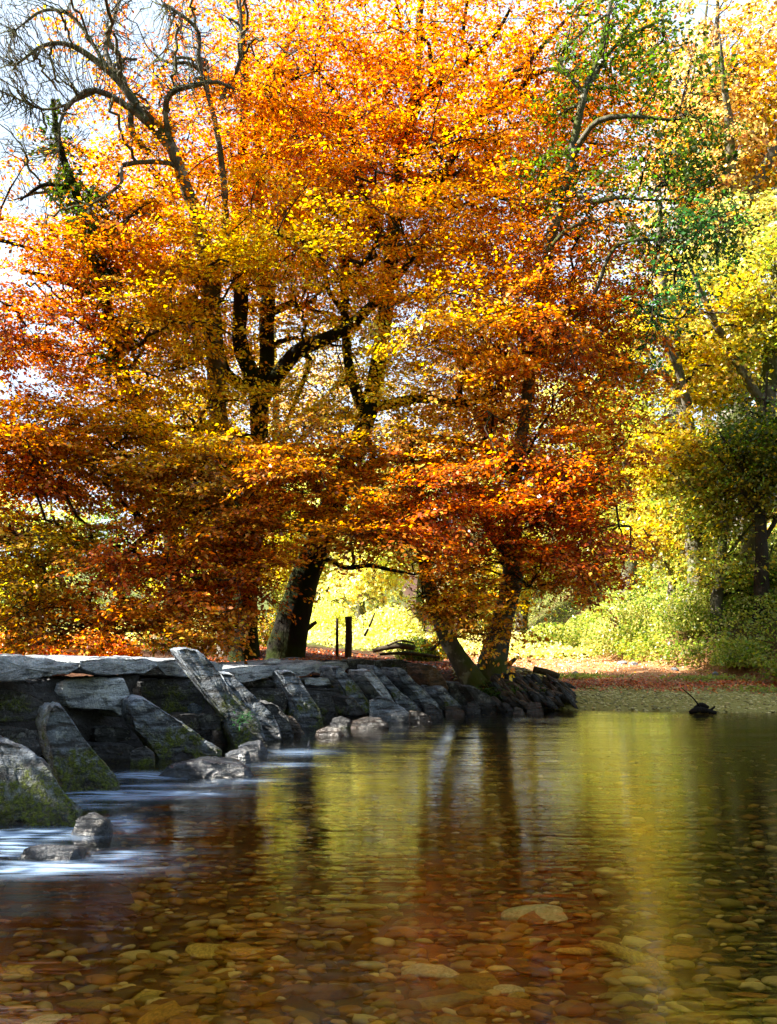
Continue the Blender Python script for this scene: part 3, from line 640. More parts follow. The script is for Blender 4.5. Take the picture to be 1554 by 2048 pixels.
def tree(name, label, cat, base, stems, ells, n_limb=40, n_bough=300, n_spray=1500, lps=70, leaf=.062, spray=.42, colour=None, droop=.12, flat=.22, bark=M_BARK, twig=M_TWIG, seed=1, group=None,
         clump=.5, ldroop=.0, tilt=.5, var=.38, crown_name='crown', wid=.62, layer=0., thick=.075, mixed=.0):
    r = np.random.default_rng(seed)
    t_ = empty(name, label, cat, tuple(base), group); B = np.array(base, float)
    tw = Wood(); bw = Wood(); NP, NR, ND = [], [], []
    for i, s in enumerate(stems):
        P, R = stem(tw, s, 12 if s[0][3] > .1 else 8, .55 if i == 0 or s[0][2] < B[2]+.25 else 0.)
        D = unit(np.gradient(P, axis=0)); k = slice(int(len(P)*(.18 if i == 0 else .05)), None)
        NP.append(P[k]); NR.append(R[k]); ND.append(D[k])
    NP, NR, ND = map(np.concatenate, (NP, NR, ND))
    for lvl, (m, r0, r1, npt, sd) in enumerate([(n_limb, .06, .02, 10, 6), (n_bough, .020, .007, 7, 4)]):
        if not m: continue
        T = ell_points(ells, m, r); P, R = grow(NP, NR, ND, T, r0, r1, npt, droop*.5, .035 if lvl == 0 else .03)
        bw.add(*tubes(P, R, sd if lvl == 0 else 3)); D = unit(np.gradient(P, axis=1))
        NP = np.concatenate([NP, P[:, 1:].reshape(-1, 3)]); NR = np.concatenate([NR, R[:, 1:].ravel()]); ND = np.concatenate([ND, D[:, 1:].reshape(-1, 3)])
    if n_spray:
        T = ell_points(ells, int(n_spray*1.75), r)
        if bark is M_BARK and B[1] < 19: T = T[cleared(T, r)]
        cn = vnoise(T*np.array([1, 1, 1.8]), .95, 2, seed)
        if layer:
            ax = T[:, :2]-B[:2]; zz = T[:, 2]+.20*np.sqrt((ax**2).sum(1))+(vnoise(T*np.array([1, 1, 0]), .45, 2, seed+2)-.5)*1.8
            cn = cn*.5+.42*np.cos(zz/layer*2*np.pi)
        T = T[np.argsort(-cn+r.random(len(T))*(1-clump)*.6)[:n_spray]]
        P, R = grow(NP, NR, ND, T, .008, .003, 5, droop, .03)
        bw.add(*(tubes(P, R, 3) if n_spray > 900 else tubes(P[:, ::2], R[:, ::2], 3)))
        tip = P[:, -1]; d = unit(P[:, -1]-P[:, -3]); d = unit(d*np.array([1, 1, .35])+np.array([0, 0, -.12]))
        k = len(T); sp = spray*r.uniform(.6, 1.35, k)
        nrm = unit(np.stack([r.normal(0, flat, k), r.normal(0, flat, k), np.ones(k)], -1)); side = unit(np.cross(d, nrm)); nrm = np.cross(side, d)
        u = r.uniform(-.75, 1.0, (k, lps)); v = r.normal(0, .36, (k, lps))*(1.05-np.abs(u)*.55); w = r.normal(0, thick, (k, lps))-ldroop*u**2
        C_ = tip[:, None]+(d[:, None]*u[..., None]+side[:, None]*v[..., None]+nrm[:, None]*w[..., None])*sp[:, None, None]
        # side twigs inside the spray
        fine = bark is M_BARK and B[1] < 19
        tv = np.stack([tip-d*sp[:, None]*.4, tip+d*sp[:, None]*.25, tip+d*sp[:, None]*.9], 1); (bw.add if fine else (lambda *a: 0))(*tubes(tv, np.tile([.004, .003, .0015], (k, 1)), 3))
        for sg in (1,)*fine:
            e = tip+d*sp[:, None]*.55+side*sg*sp[:, None]*.45; tv = np.stack([tip-d*sp[:, None]*.15, (tip+e)/2, e], 1); bw.add(*tubes(tv, np.tile([.003, .002, .001], (k, 1)), 3))
        D = unit(d[:, None]*1.0+side[:, None]*np.sign(v)[..., None]*.9+nrm[:, None]*-.15+r.normal(0, .35, (k, lps, 3)))
        Nn = unit(nrm[:, None]+r.normal(0, tilt, (k, lps, 3)))
        col = colour(tip)
        col = col[:, None]*(1+r.normal(0, .14, (k, 1, 1)))*np.exp(r.normal(0, var, (k, lps, 1)))
        hue = r.normal(0, .22, (k, lps, 1)); col = col*np.concatenate([1+0*hue, np.exp(hue*1.0), np.exp(hue*.6)], -1)
        q = r.random((k, lps, 1)); col = np.where(q < mixed*.5, col*np.array([.22, .2, .25]), np.where(q > 1-mixed*.4, np.array([.72, .50, .05]), col))
        sh = np.clip(col, .004, .85)
        Ls = leaf*r.uniform(.5, 1.35, (k, lps))
        leaf_mesh(crown_name, C_.reshape(-1, 3)-B, D.reshape(-1, 3), Nn.reshape(-1, 3), Ls.ravel(), Ls.ravel()*wid, sh.reshape(-1, 3), M_LEAF, t_)
    for w_, nm, mt in ((tw, 'trunk', bark), (bw, 'branches', twig)):
        if w_.V:
            o = w_.build(nm, mt, t_); o.data.transform(__import__('mathutils').Matrix.Translation(-Vector(B.tolist())))
            if nm == 'branches': o['kind'] = 'stuff'
    return t_
def S(*pts):          # stem points given as (px, py, Y, radius)
    return [(*W(a, b, c), r_) for a, b, c, r_ in pts]

# main beech, trunk leaning to the right
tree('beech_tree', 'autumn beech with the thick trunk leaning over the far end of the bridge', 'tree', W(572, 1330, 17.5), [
    S((568, 1345, 17.5, .40), (578, 1280, 17.45, .37), (595, 1195, 17.4, .32), (622, 1110, 17.3, .28), (680, 970, 17.1, .23), (735, 830, 17, .19), (768, 640, 17, .15), (788, 450, 17, .13), (800, 300, 17.2, .10), (835, 150, 17.4, .08), (845, -80, 17.6, .05)),
    S((735, 830, 17, .13), (700, 740, 16.7, .10), (690, 620, 16.5, .08), (680, 480, 16.4, .05)),
    S((780, 500, 17, .10), (735, 420, 16.6, .08), (715, 330, 16.3, .06), (690, 220, 16.2, .04), (640, 150, 16.2, .025)),
    S((800, 300, 17.2, .09), (850, 190, 16.8, .075), (905, 150, 16.5, .06), (975, 90, 16.3, .045), (1020, 20, 16.2, .03)),
    S((840, 200, 17.2, .06), (812, 120, 17, .045), (800, 40, 17, .03), (780, -60, 17, .02)),
    S((800, 320, 17.1, .09), (900, 270, 16.6, .08), (985, 210, 16.2, .07), (1040, 175, 16, .06), (1070, 140, 15.9, .04)),
    S((785, 450, 17, .09), (880, 350, 16.6, .075), (960, 220, 16.4, .06), (1060, 120, 16.3, .05), (1150, 20, 16.3, .03)),
    S((745, 810, 17, .11), (840, 800, 16.6, .09), (940, 805, 16.2, .075), (1020, 762, 16, .06), (1110, 700, 16, .04)),
    S((690, 960, 17.1, .11), (800, 900, 16.4, .08), (900, 880, 16, .065), (1040, 930, 15.4, .05), (1180, 960, 15, .03)),
    S((640, 1110, 17.3, .05), (690, 1133, 17, .05), (735, 1130, 16.8, .045), (780, 1140, 16.5, .035), (830, 1150, 16.2, .02))],
    [(780, 130, 17, 330, 240, 3.4, 1.2), (960, 330, 16.8, 300, 240, 3.4, 1.2), (790, 470, 16.6, 330, 240, 3.6, 1), (1060, 600, 16.2, 240, 240, 3.2, 1.2), (920, 780, 16, 330, 190, 3.2, .9), (1150, 830, 15.6, 170, 230, 2.6, 1.1), (860, 980, 15.2, 330, 110, 2.6, 1.2), (1090, 1060, 14.8, 170, 120, 2, 1.2), (720, 1045, 14.0, 240, 66, 1.5, 3.2), (1120, 1110, 14.0, 150, 95, 1.2, 2.4), (950, 1238, 13.7, 135, 50, .8, 3.8), (860, 1090, 13.9, 160, 70, 1.2, 2.2), (700, 900, 14.6, 260, 90, 1.6, 1.8), (940, 1170, 13.8, 120, 80, 1, 2.6), (1020, 980, 13.9, 240, 110, 1.6, 1.8), (950, 700, 14.4, 260, 150, 1.8, 1.2), (700, 480, 14.6, 260, 160, 1.6, 1), (1170, 1120, 15, 90, 60, 1.2, 1), (1050, 1040, 13.9, 120, 80, .8, 2), (1070, 640, 14.0, 150, 120, .8, 1.5), (890, 1180, 13.7, 90, 75, .7, 2.5), (1100, 900, 14, 150, 120, 1, 1.5), (1160, 230, 17.4, 160, 250, 3, 1), (1230, 620, 16, 90, 200, 2, .8)],
    80, 800, 3700, 68, leaf=.074, spray=.56, flat=.11, tilt=.42, thick=.045, clump=.25, layer=.75, droop=.16, mixed=.22, colour=BEECH, seed=11)
# second beech, several upright stems
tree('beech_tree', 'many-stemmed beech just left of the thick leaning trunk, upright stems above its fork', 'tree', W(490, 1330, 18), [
    S((488, 1345, 18, .30), (490, 1200, 17.9, .26), (505, 1050, 17.7, .22), (514, 900, 17.4, .19), (518, 800, 17.2, .19), (500, 740, 17.1, .17), (482, 690, 17, .15), (480, 580, 17, .14), (472, 430, 17, .11), (490, 260, 17, .09), (486, 60, 17, .07), (480, -100, 17, .05)),
    S((518, 800, 17.2, .17), (536, 720, 17.3, .16), (534, 600, 17.4, .15), (522, 400, 17.4, .11), (515, 240, 17.3, .08), (560, 130, 17.3, .05), (600, 20, 17.3, .03)),
    S((522, 800, 17.1, .15), (560, 745, 16.8, .15), (600, 700, 16.5, .14), (660, 670, 16.2, .12), (720, 635, 16, .10), (790, 560, 15.9, .07), (860, 470, 15.8, .04)),
    S((495, 780, 17.1, .12), (448, 740, 16.9, .12), (430, 660, 16.8, .11), (424, 560, 16.8, .09), (400, 430, 16.8, .07), (360, 330, 16.7, .05), (330, 250, 16.7, .03)),
    S((514, 880, 17.4, .10), (420, 860, 16.6, .075), (320, 850, 16, .06), (240, 800, 15.4, .045), (130, 860, 14.8, .03)),
    S((505, 1000, 17.6, .10), (420, 1010, 16.4, .07), (300, 1070, 15, .05), (200, 1150, 14, .03)),
    S((600, 700, 16.5, .06), (622, 720, 16.6, .06), (610, 760, 16.8, .05), (570, 850, 17, .03)),
    S((430, 660, 16.8, .06), (360, 640, 16.2, .05), (250, 700, 15.6, .04), (150, 640, 15, .02))],
    [(470, 470, 16.6, 330, 230, 3.2, 1), (330, 650, 16, 270, 220, 2.8, 1), (500, 740, 16.4, 300, 180, 2.8, .7), (240, 880, 15, 260, 150, 2.3, 1.1), (470, 990, 15, 250, 110, 2.3, 1.1), (350, 1110, 13.9, 210, 100, 1.8, 1.2), (200, 1235, 13.2, 160, 60, 1.2, 1.4), (400, 1235, 13.4, 110, 66, 1.1, 1.3), (520, 180, 17.6, 210, 180, 2.8, .5), (300, 260, 16.6, 200, 200, 2.6, .28), (600, 330, 17, 180, 200, 3, .8), (480, 960, 13.9, 240, 110, 1.4, 2), (180, 900, 13.8, 230, 120, 1.4, 1.6), (480, 1110, 13.6, 120, 110, 1, 2.6), (380, 1180, 13.4, 160, 80, .9, 2), (330, 560, 14.6, 240, 160, 1.6, 1.2), (130, 1130, 13.2, 150, 90, 1, 1.2), (300, 1255, 13, 200, 45, .8, 2.2), (60, 1260, 13, 110, 40, .8, 1.6)],
    70, 700, 3300, 68, leaf=.074, spray=.56, flat=.11, tilt=.42, thick=.045, clump=.25, layer=.75, droop=.16, mixed=.22, colour=BEECH, seed=12)
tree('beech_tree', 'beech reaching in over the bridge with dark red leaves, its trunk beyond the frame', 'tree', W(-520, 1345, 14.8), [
    S((-520, 1360, 14.8, .36), (-480, 1150, 14.6, .30), (-430, 900, 14.5, .22), (-400, 600, 14.5, .16), (-380, 200, 14.5, .08)),
    S((-430, 900, 14.5, .12), (-250, 800, 14, .09), (-100, 720, 13.8, .06), (40, 690, 13.6, .03)),
    S((-450, 1000, 14.5, .12), (-250, 960, 13.8, .08), (-50, 900, 13.4, .05), (80, 960, 13.2, .03)),
    S((-480, 1150, 14.6, .10), (-250, 1120, 13.8, .07), (0, 1080, 13.2, .04)),
    S((-410, 700, 14.5, .12), (-200, 520, 14.4, .08), (-40, 480, 14.4, .04), (80, 500, 14.4, .02))],
    [(-350, 700, 14.3, 300, 430, 3.4, .22), (30, 680, 13.5, 140, 100, 1.6, 1.1), (20, 900, 13.3, 150, 120, 1.6, 1.5), (30, 1090, 13.2, 120, 110, 1.5, 1.4), (60, 1220, 13.2, 110, 50, 1.2, 1.2), (-200, 1050, 13.6, 260, 160, 2, .8), (60, 490, 14.3, 110, 60, 1.2, .8), (90, 310, 14.8, 90, 50, 1, .5), (-300, 300, 14.6, 260, 260, 3, .1)],
    40, 300, 1000, 64, leaf=.074, spray=.56, flat=.11, tilt=.42, thick=.045, clump=.3, layer=.7, droop=.18, mixed=.22, colour=BEECH, seed=13)
# forked tree by the water with green leaves in its upper crown
GREEN = colour_field([(1200, 100, 14, GRN*.6), (1330, 200, 14, GRN*.42), (1150, 330, 14, GRN*.5), (1400, 400, 14, GRN*.35), (1300, 60, 14, GRN*.8), (1100, 430, 14, GRN*.6), (1300, 600, 14, DKG*2)])
tree('alder_tree', 'forked waterside tree with a mottled upper stem and dark green leaves', 'tree', W(985, 1350, 15.8), [
    S((982, 1372, 15.7, .26), (990, 1320, 15.7, .25), (1006, 1250, 15.7, .21), (1024, 1170, 15.6, .19), (1022, 1110, 15.5, .17), (1030, 1000, 15.6, .13), (1044, 900, 15.6, .115), (1055, 770, 15.5, .10), (1078, 620, 15.2, .09), (1104, 450, 14.2, .085), (1138, 320, 13.9, .075), (1165, 190, 13.8, .055), (1200, 100, 13.8, .045), (1235, -60, 13.8, .03)),
    S((952, 1372, 15.5, .18), (925, 1325, 15.5, .165), (893, 1270, 15.5, .145), (866, 1200, 15.6, .13), (850, 1120, 15.7, .11), (838, 1020, 15.9, .09), (850, 900, 16, .05)),
    S((1022, 1110, 15.5, .13), (985, 1070, 15.6, .12), (960, 1010, 15.7, .09), (900, 940, 15.8, .06)),
    S((1138, 320, 13.9, .055), (1165, 275, 13.6, .05), (1195, 240, 13.4, .045), (1260, 232, 13.3, .035), (1340, 240, 13.2, .02)),
    S((1115, 400, 14, .05), (1150, 385, 13.7, .045), (1185, 405, 13.5, .045), (1235, 395, 13.4, .035), (1290, 400, 13.3, .02)),
    S((1095, 500, 14.1, .04), (1140, 455, 13.8, .035), (1200, 440, 13.7, .02)),
    S((1060, 720, 14.7, .04), (1180, 600, 14, .03), (1240, 490, 13.6, .03), (1380, 480, 13.4, .02)),
    S((1170, 180, 13.8, .04), (1230, 90, 13.7, .03), (1320, 40, 13.7, .02)), S((1165, 190, 13.8, .04), (1120, 120, 13.8, .03), (1170, 60, 13.8, .02), (1240, 10, 13.8, .02))],
    [(1240, 90, 13.8, 150, 100, 1.4, .9), (1330, 260, 13.6, 110, 140, 1.4, .9), (1150, 200, 13.9, 70, 70, .8, .9), (1120, 350, 14, 90, 60, .8, 1), (1230, 400, 13.7, 140, 60, 1, .8), (1380, 480, 13.5, 110, 90, 1.2, .8), (1320, 620, 13.7, 90, 90, 1, .5), (1400, 330, 13.6, 70, 90, 1, .7), (1280, 700, 14, 60, 60, .8, .5)],
    14, 150, 430, 30, leaf=.074, spray=.42, colour=GREEN, seed=14, flat=.5, tilt=.8, clump=.25, bark=M_BARK2)
# bare tree, upper left
bare = [S((452, 1345, 18.4, .24), (456, 1100, 18, .21), (440, 850, 17, .19), (425, 640, 16, .17), (402, 480, 15, .15), (372, 380, 14.5, .13), (338, 285, 14.2, .115), (285, 220, 14, .095), (225, 150, 13.9, .07), (150, 95, 13.8, .05), (90, 90, 13.7, .035), (30, 130, 13.6, .02)),
    S((335, 290, 14.2, .075), (270, 220, 13.9, .065), (190, 182, 13.7, .055), (145, 205, 13.6, .045), (122, 245, 13.5, .03), (118, 300, 13.5, .015)),
    S((300, 305, 14.3, .075), (275, 280, 14.2, .07), (262, 250, 14.1, .065), (262, 190, 14.1, .05)),
    S((340, 300, 14.2, .07), (330, 220, 14, .06), (345, 185, 13.8, .055), (385, 172, 13.7, .05), (430, 165, 13.7, .04), (470, 180, 13.7, .02)),
    S((240, 165, 13.9, .055), (212, 100, 14, .045), (225, 50, 14, .035), (245, -20, 14, .02)),
    S((380, 400, 14.6, .06), (350, 330, 14.3, .05), (250, 330, 13.8, .045), (240, 370, 13.7, .035), (180, 410, 13.6, .02)),
    S((430, 600, 15.8, .09), (450, 420, 15, .08), (430, 250, 14.6, .06), (400, 130, 14.4, .05), (395, 60, 14.3, .04), (330, 10, 14.2, .03)),
    S((225, 150, 13.9, .04), (150, 40, 13.8, .035), (90, 20, 13.8, .03), (30, 60, 13.7, .015)),
    S((440, 200, 14.5, .05), (480, 120, 14.4, .04), (480, 0, 14.3, .03), (470, -60, 14.3, .02)),
    S((190, 185, 13.7, .03), (100, 220, 13.6, .025), (40, 200, 13.6, .02), (-20, 170, 13.6, .01)),
    S((118, 300, 14.5, .03), (140, 380, 14.5, .03), (80, 385, 14.4, .03), (45, 395, 14.4, .02), (20, 402, 14.4, .01))]
bare = [[(x, y, z, r_*(.82 if r_ < .16 else 1)) for x, y, z, r_ in s_] for s_ in bare]
bt = tree('bare_ash_tree', 'leafless lichen-grey tree with hooked boughs against the white sky', 'tree', W(452, 1340, 18.4), bare, [(200, 150, 13.8, 240, 170, 1.6, 1), (60, 200, 13.7, 110, 200, 1.3, .9), (330, 60, 14.2, 260, 120, 1.5, .7), (180, 420, 13.8, 130, 90, .8, .4)],
    34, 260, 0, colour=BEECH, seed=15, bark=M_BARK2, twig=M_BARK2)
# curved twigs of the bare tree
r = np.random.default_rng(5)
def bare_twigs(parent, ells, nodes, m, seed, up=.5, name='twigs'):
    r = np.random.default_rng(seed); T = ell_points(ells, m, r)
    nd = np.concatenate([spline(s, 60)[:, :3] for s in nodes])
    w = Wood(); 
    for lv in range(2):
        dd = np.concatenate([((T[a:a+300, None]-nd[None])**2).sum(-1).argmin(1) for a in range(0, len(T), 300)])
        p0 = nd[dd]; L = np.linalg.norm(T-p0, axis=1, keepdims=True); c = (p0+T)/2+r.normal(0, .16, T.shape)*L-np.array([0, 0, 1])*L*.18
        t_ = np.linspace(0, 1, 7)[None, :, None]; P = (1-t_)**2*p0[:, None]+2*t_*(1-t_)*c[:, None]+t_**2*T[:, None]; P[:, :, 2] += up*.25*(t_[..., 0]**2)*L
        P[:, 1:-1] += r.normal(0, .012, (len(T), 5, 3))
        w.add(*tubes(P, (.009 if lv == 0 else .0045)*(1-.8*t_[..., 0])*np.ones((len(T), 1)), 3)); nd = np.concatenate([nd, P[:, 2:].reshape(-1, 3)])
        T = np.concatenate([T+r.normal(0, .35, T.shape), T+r.normal(0, .35, T.shape), T+r.normal(0, .3, T.shape)])
    o = w.build(name, M_BARK2, parent); o.data.transform(__import__('mathutils').Matrix.Translation(-Vector(parent.location))); o['kind'] = 'stuff'
bare_twigs(bt, [(200, 120, 13.8, 230, 170, 1.4, 1), (50, 230, 13.7, 110, 220, 1.2, 1.2), (360, 80, 14.2, 220, 110, 1.2, .8), (190, 440, 13.8, 130, 100, .7, .5), (400, 230, 14, 100, 90, .8, .8), (10, 120, 13.7, 60, 160, .8, .7)], bare, 850, 21)

# ivy-clad slender tree on the left
IVY = lambda P, s=0: np.tile(GRN*.42, (len(P), 1))
tree('ivy_clad_tree', 'slender tree wrapped in dark green ivy at the sky edge', 'tree', W(360, 1340, 20), [
    S((362, 1345, 20, .20), (330, 1000, 20, .17), (290, 850, 17.5, .14), (245, 740, 16, .12), (212, 600, 15, .10), (180, 470, 14.3, .085), (150, 380, 14.2, .07), (118, 290, 14, .055), (105, 200, 14, .03)),
    S((212, 600, 15, .06), (120, 560, 14.8, .045), (40, 540, 14.6, .03)), S((150, 380, 14.2, .05), (90, 370, 14, .035), (40, 400, 14, .015))],
    [(112, 270, 13.9, 26, 60, .3, 1), (140, 370, 14.1, 30, 50, .35, 1), (185, 440, 14.1, 42, 70, .4, 1.2), (205, 540, 14.7, 35, 50, .4, 1), (240, 700, 15.6, 40, 80, .5, 1), (290, 830, 17.2, 40, 50, .5, .6), (310, 930, 18.5, 40, 80, .5, .4)],
    0, 60, 190, 34, leaf=.08, spray=.30, colour=IVY, seed=16, flat=1.2, tilt=1.2, var=.4)

# ---------------------------------------------------------------- background trees
def bg_tree(label, px, basepy, Y, toppy, halfw, colour, kinds=2, seed=0, name='woodland_tree', group='trees on the wooded hillside', leaf=.13, sprays=170, lps=60, bark=M_BARK2, dens=1., skirt=.12, zb=None, spray=.75, tilt=.9, flat=.55):
    x = (px-777)/F*Y; zb = float(ground_z(np.array([x]), np.array([Y]))[0]) if zb is None else zb
    zt = CH-(toppy-H0)/F*Y; h = zt-zb; hw = halfw/F*Y
    r = np.random.default_rng(seed+100); lx = r.uniform(-.1, .1)*h
    st = [[(x, Y, zb-.3, .022*h+.05), (x+lx*.3, Y, zb+h*.3, .017*h+.03), (x+lx*.7, Y+.2, zb+h*.6, .011*h), (x+lx, Y, zb+h*.92, .02)]]
    for q in range(4):
        a = r.uniform(0, 6.28); z0 = zb+h*r.uniform(.25, .55)
        st.append([(x+lx*.4, Y, z0, .010*h), (x+np.cos(a)*hw*.4, Y+np.sin(a)*hw*.4, z0+h*.14, .007*h), (x+np.cos(a)*hw*.8, Y+np.sin(a)*hw*.8, z0+h*.26, .02)])
    def pxe(cx, cy, cz, rx, ry, rz, w): return (777+cx*F/cy, H0-(cz-CH)*F/cy, cy, rx*F/cy, rz*F/cy, ry, w)
    ells = []
    for q in range(7):
        a = r.uniform(0, 6.28); rr = r.uniform(.1, .6)*hw; zz = zb+h*r.uniform(skirt+.2, .82)
        ells.append(pxe(x+lx*.6+np.cos(a)*rr, Y+np.sin(a)*rr*.7, zz, hw*r.uniform(.4, .65), hw*.5, h*r.uniform(.12, .2), 1))
    return tree(name, label, 'tree', (x, Y, zb), st, ells, 14, 50, int(sprays*dens), lps, leaf=leaf, spray=spray, colour=colour, seed=seed+200, flat=flat, tilt=tilt, bark=bark, group=group, var=.42, clump=.75, mixed=.22)
def flatc(c, var=.25, c2=None):
    c = np.array(c); c2 = c if c2 is None else np.array(c2)
    def fn(P, s=0):
        k = sstep(.35, .65, vnoise(P, .5, 2, 4))[:, None]; return c*(1-k)+c2*k
    return fn
G1 = 'trees on the wooded hillside'
YG = flatc(PALE*.95, c2=LIME*.95); YO = flatc(YEL*.72, c2=LIME*.62); OR2 = flatc(GOLD*.72, c2=np.array((.66, .42, .14))); YH = flatc(np.array((.52, .46, .12)), c2=LIME*.6); DG = flatc(DKG*1.3, c2=GRN*.5); OL = flatc(OLIVE*.8, c2=LIME*.5); LG = flatc(LIME*.8, c2=GRN)
bg_tree('tall pale yellow maple filling the upper part of the wooded hillside', 1500, 0, 22, 150, 250, YH, seed=1, sprays=420, leaf=.12, skirt=.2)
bg_tree('second pale yellow maple, lower and nearer the green-leaved tree', 1400, 0, 21.5, 480, 170, YO, seed=2, sprays=300, leaf=.12)
bg_tree('tall orange-gold oak at the top of the hill with dark crooked boughs', 1480, 0, 28, -160, 260, OR2, seed=3, sprays=360, leaf=.14, skirt=.4)
bg_tree('orange-gold oak behind the green-leaved crown', 1330, 0, 30, -120, 200, OR2, seed=4, sprays=240, leaf=.14, skirt=.3)
bg_tree('dark evergreen holly in the shade low on the hill', 1520, 0, 19.3, 700, 120, flatc(GRN*.6, c2=OLIVE*.8), seed=5, sprays=210, leaf=.09, skirt=.2, bark=M_TWIG)
bg_tree('olive-yellow hazel hanging over the path edge', 1430, 0, 20, 820, 150, OL, seed=6, sprays=240, leaf=.10, skirt=-.1)
bg_tree('dark green holly set back between two hazels', 1400, 0, 24, 640, 120, flatc(GRN*.6, c2=OLIVE), seed=7, sprays=150, leaf=.12)
bg_tree('yellow-green hazel spreading low above the bramble bank', 1340, 0, 23, 920, 150, YO, seed=8, sprays=240, leaf=.10, skirt=-.12)
bg_tree('light green elder above the right end of the bramble bank', 1545, 0, 20, 1080, 70, LG, seed=9, sprays=160, leaf=.085, skirt=-.15)
bg_tree('olive tree with bare mossy lower boughs half hidden behind the beech', 1250, 0, 30, 560, 160, OL, seed=10, sprays=220, leaf=.14)
bg_tree('gold-leaved tree farthest up the wooded hillside', 1440, 0, 36, -60, 240, OR2, seed=17, sprays=260, leaf=.17)
bg_tree('greenish gold tree rising behind the pale maples', 1560, 0, 30, 60, 230, YO, seed=18, sprays=240, leaf=.15)
bg_tree('shaded green hazel at the right edge of the wood', 1600, 0, 19.5, 560, 90, flatc(GRN*.7, c2=OLIVE*.7), seed=19, sprays=160, leaf=.10)
G2 = 'trees beyond the river bank'
for i, (px, Yv, top, hw, colr, lb) in enumerate([
    (720, 34, 850, 160, YG, 'brilliantly sunlit pale tree in the gap under the beech'),
    (840, 38, 830, 150, YG, 'sunlit pale tree at the far end of the path'),
    (610, 38, 880, 140, YO, 'yellow-green tree just right of the thick leaning trunk'),
    (1040, 42, 740, 180, YO, 'yellow-green tree seen between the forked trunks'),
    (1160, 40, 700, 160, YG, 'pale tree behind the drooping right side of the beech'),
    (420, 46, 960, 170, YO, 'far yellow tree behind the upright stems'),
    (250, 52, 940, 180, LG, 'far lime-green tree low behind the left foliage'),
    (80, 50, 930, 180, YG, 'far pale tree near the left edge below the sky'),
    (-80, 48, 960, 160, LG, 'far green tree at the left edge of the view'),
    (560, 56, 560, 220, OR2, 'far golden tree glimpsed behind the fork of the beech'),
    (380, 54, 700, 170, YO, 'far yellow tree between the ivy-clad stem and the upright stems'),
    (660, 48, 820, 150, YG, 'far pale yellow tree right behind the leaning trunk'),
    (760, 60, 640, 220, OR2, 'tall far golden tree in the centre behind the beech'),
    (980, 58, 500, 220, OR2, 'tall far golden tree right of centre behind the beech'),
    (1180, 52, 420, 200, YO, 'tall far yellow tree between the beech and the hillside')]):
    bg_tree(lb, px, 0, Yv, top, hw, colr, seed=30+i, group=G2, sprays=250 if 300 < px < 1200 else 180, lps=52, leaf=.19, spray=1.05, skirt=-.1 if Yv < 50 else .05)
# beeches added out of frame on the left to shade the bridge
for i, (x_, y_, h_) in enumerate([(-8.4, 5.6, 8.5), (-10.0, 9.4, 7.2)]):
    bg_tree(['unseen beech added upstream to shade the first slab', 'unseen beech added upstream to shade the far pier'][i], 777+x_*F/y_, 0, y_, H0-(h_-CH)*F/y_, 3.1*F/y_, flatc(RUST, c2=GOLD), seed=80+i, group='added out-of-frame beeches shading the bridge', sprays=150, lps=50, leaf=.14, spray=.8, zb=-.2, skirt=.02)
# dark understorey trunks at far left
for i, (px, Yv) in enumerate([(18, 22), (-60, 24)]):
    bg_tree(['dark-stemmed holly at the left edge just above the bridge', 'dense holly beyond the left edge of the frame'][i], px, 0, Yv, 1130-i*60, 90, DG if i else flatc(OLIVE, c2=GRN), seed=60+i, group=G2, sprays=110, leaf=.1, skirt=.05)

# ---------------------------------------------------------------- undergrowth, bushes, litter
def ground_leaves(name, xy, hmax, size, cols, lift=0., up=.7, seed=1, label=None, cat=None, mat=M_LEAF, dome=None, kind='stuff', parent=None):
    r = np.random.default_rng(seed); k = len(xy); z = ground_z(xy[:, 0], xy[:, 1])
    h = hmax*vnoise(np.column_stack([xy, 0*z]), .75, 3, seed)**1.3*1.6
    C_ = np.column_stack([xy, z+lift+h*r.random(k)**.45])
    if dome is not None: C_ = dome(C_, r)
    D = unit(r.normal(size=(k, 3))*np.array([1, 1, .5])+np.array([0, -.2, -.25])); Nn = unit(r.normal(size=(k, 3))*.75+np.array([-.3, -.3, up]))
    L = size*r.uniform(.6, 1.3, k)
    o = leaf_mesh(name, C_, D, Nn, L, L*.6, cols, mat, parent, kind); return tag(o, label, cat)
def colmix(k, pal, seed, var=.25):
    r = np.random.default_rng(seed); pal = np.array(pal); return np.clip(pal[r.integers(0, len(pal), k)]*np.exp(r.normal(0, var, (k, 1))), .005, .85)
def hill_xy(k, d0, d1, y0, y1, seed):
    r = np.random.default_rng(seed); y = r.uniform(y0, y1, k); return np.column_stack([hill_x(y)+d0+(d1-d0)*r.random(k)**1.3, y])
xy = np.concatenate([hill_xy(62000, -.1, 5.5, 15.6, 33, 3), hill_xy(16000, -.1, 12, 30, 62, 77)])
xy = xy[xy[:, 1]-bank_y(xy[:, 0]) > 1.4]
nz = vnoise(np.column_stack([xy, 0*xy[:, 0]]), .6, 2, 9)[:, None]
painted_shade = .7*sstep(17.0, 15.8, xy[:, 1])[:, None]  # shade painted into the leaf colours of the near strip
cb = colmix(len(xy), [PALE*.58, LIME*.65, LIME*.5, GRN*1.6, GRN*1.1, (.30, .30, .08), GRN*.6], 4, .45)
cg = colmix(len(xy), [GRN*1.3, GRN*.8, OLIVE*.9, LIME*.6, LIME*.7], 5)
m_ = np.clip(painted_shade+(nz > .57)*.8, 0, 1); 
ground_leaves('undergrowth', xy, .8, .085, cb*(1-m_)+cg*m_, seed=6, label='low bramble and nettle growth covering the foot of the bank', cat='undergrowth')
xy = hill_xy(26000, 5, 26, 17, 50, 8)
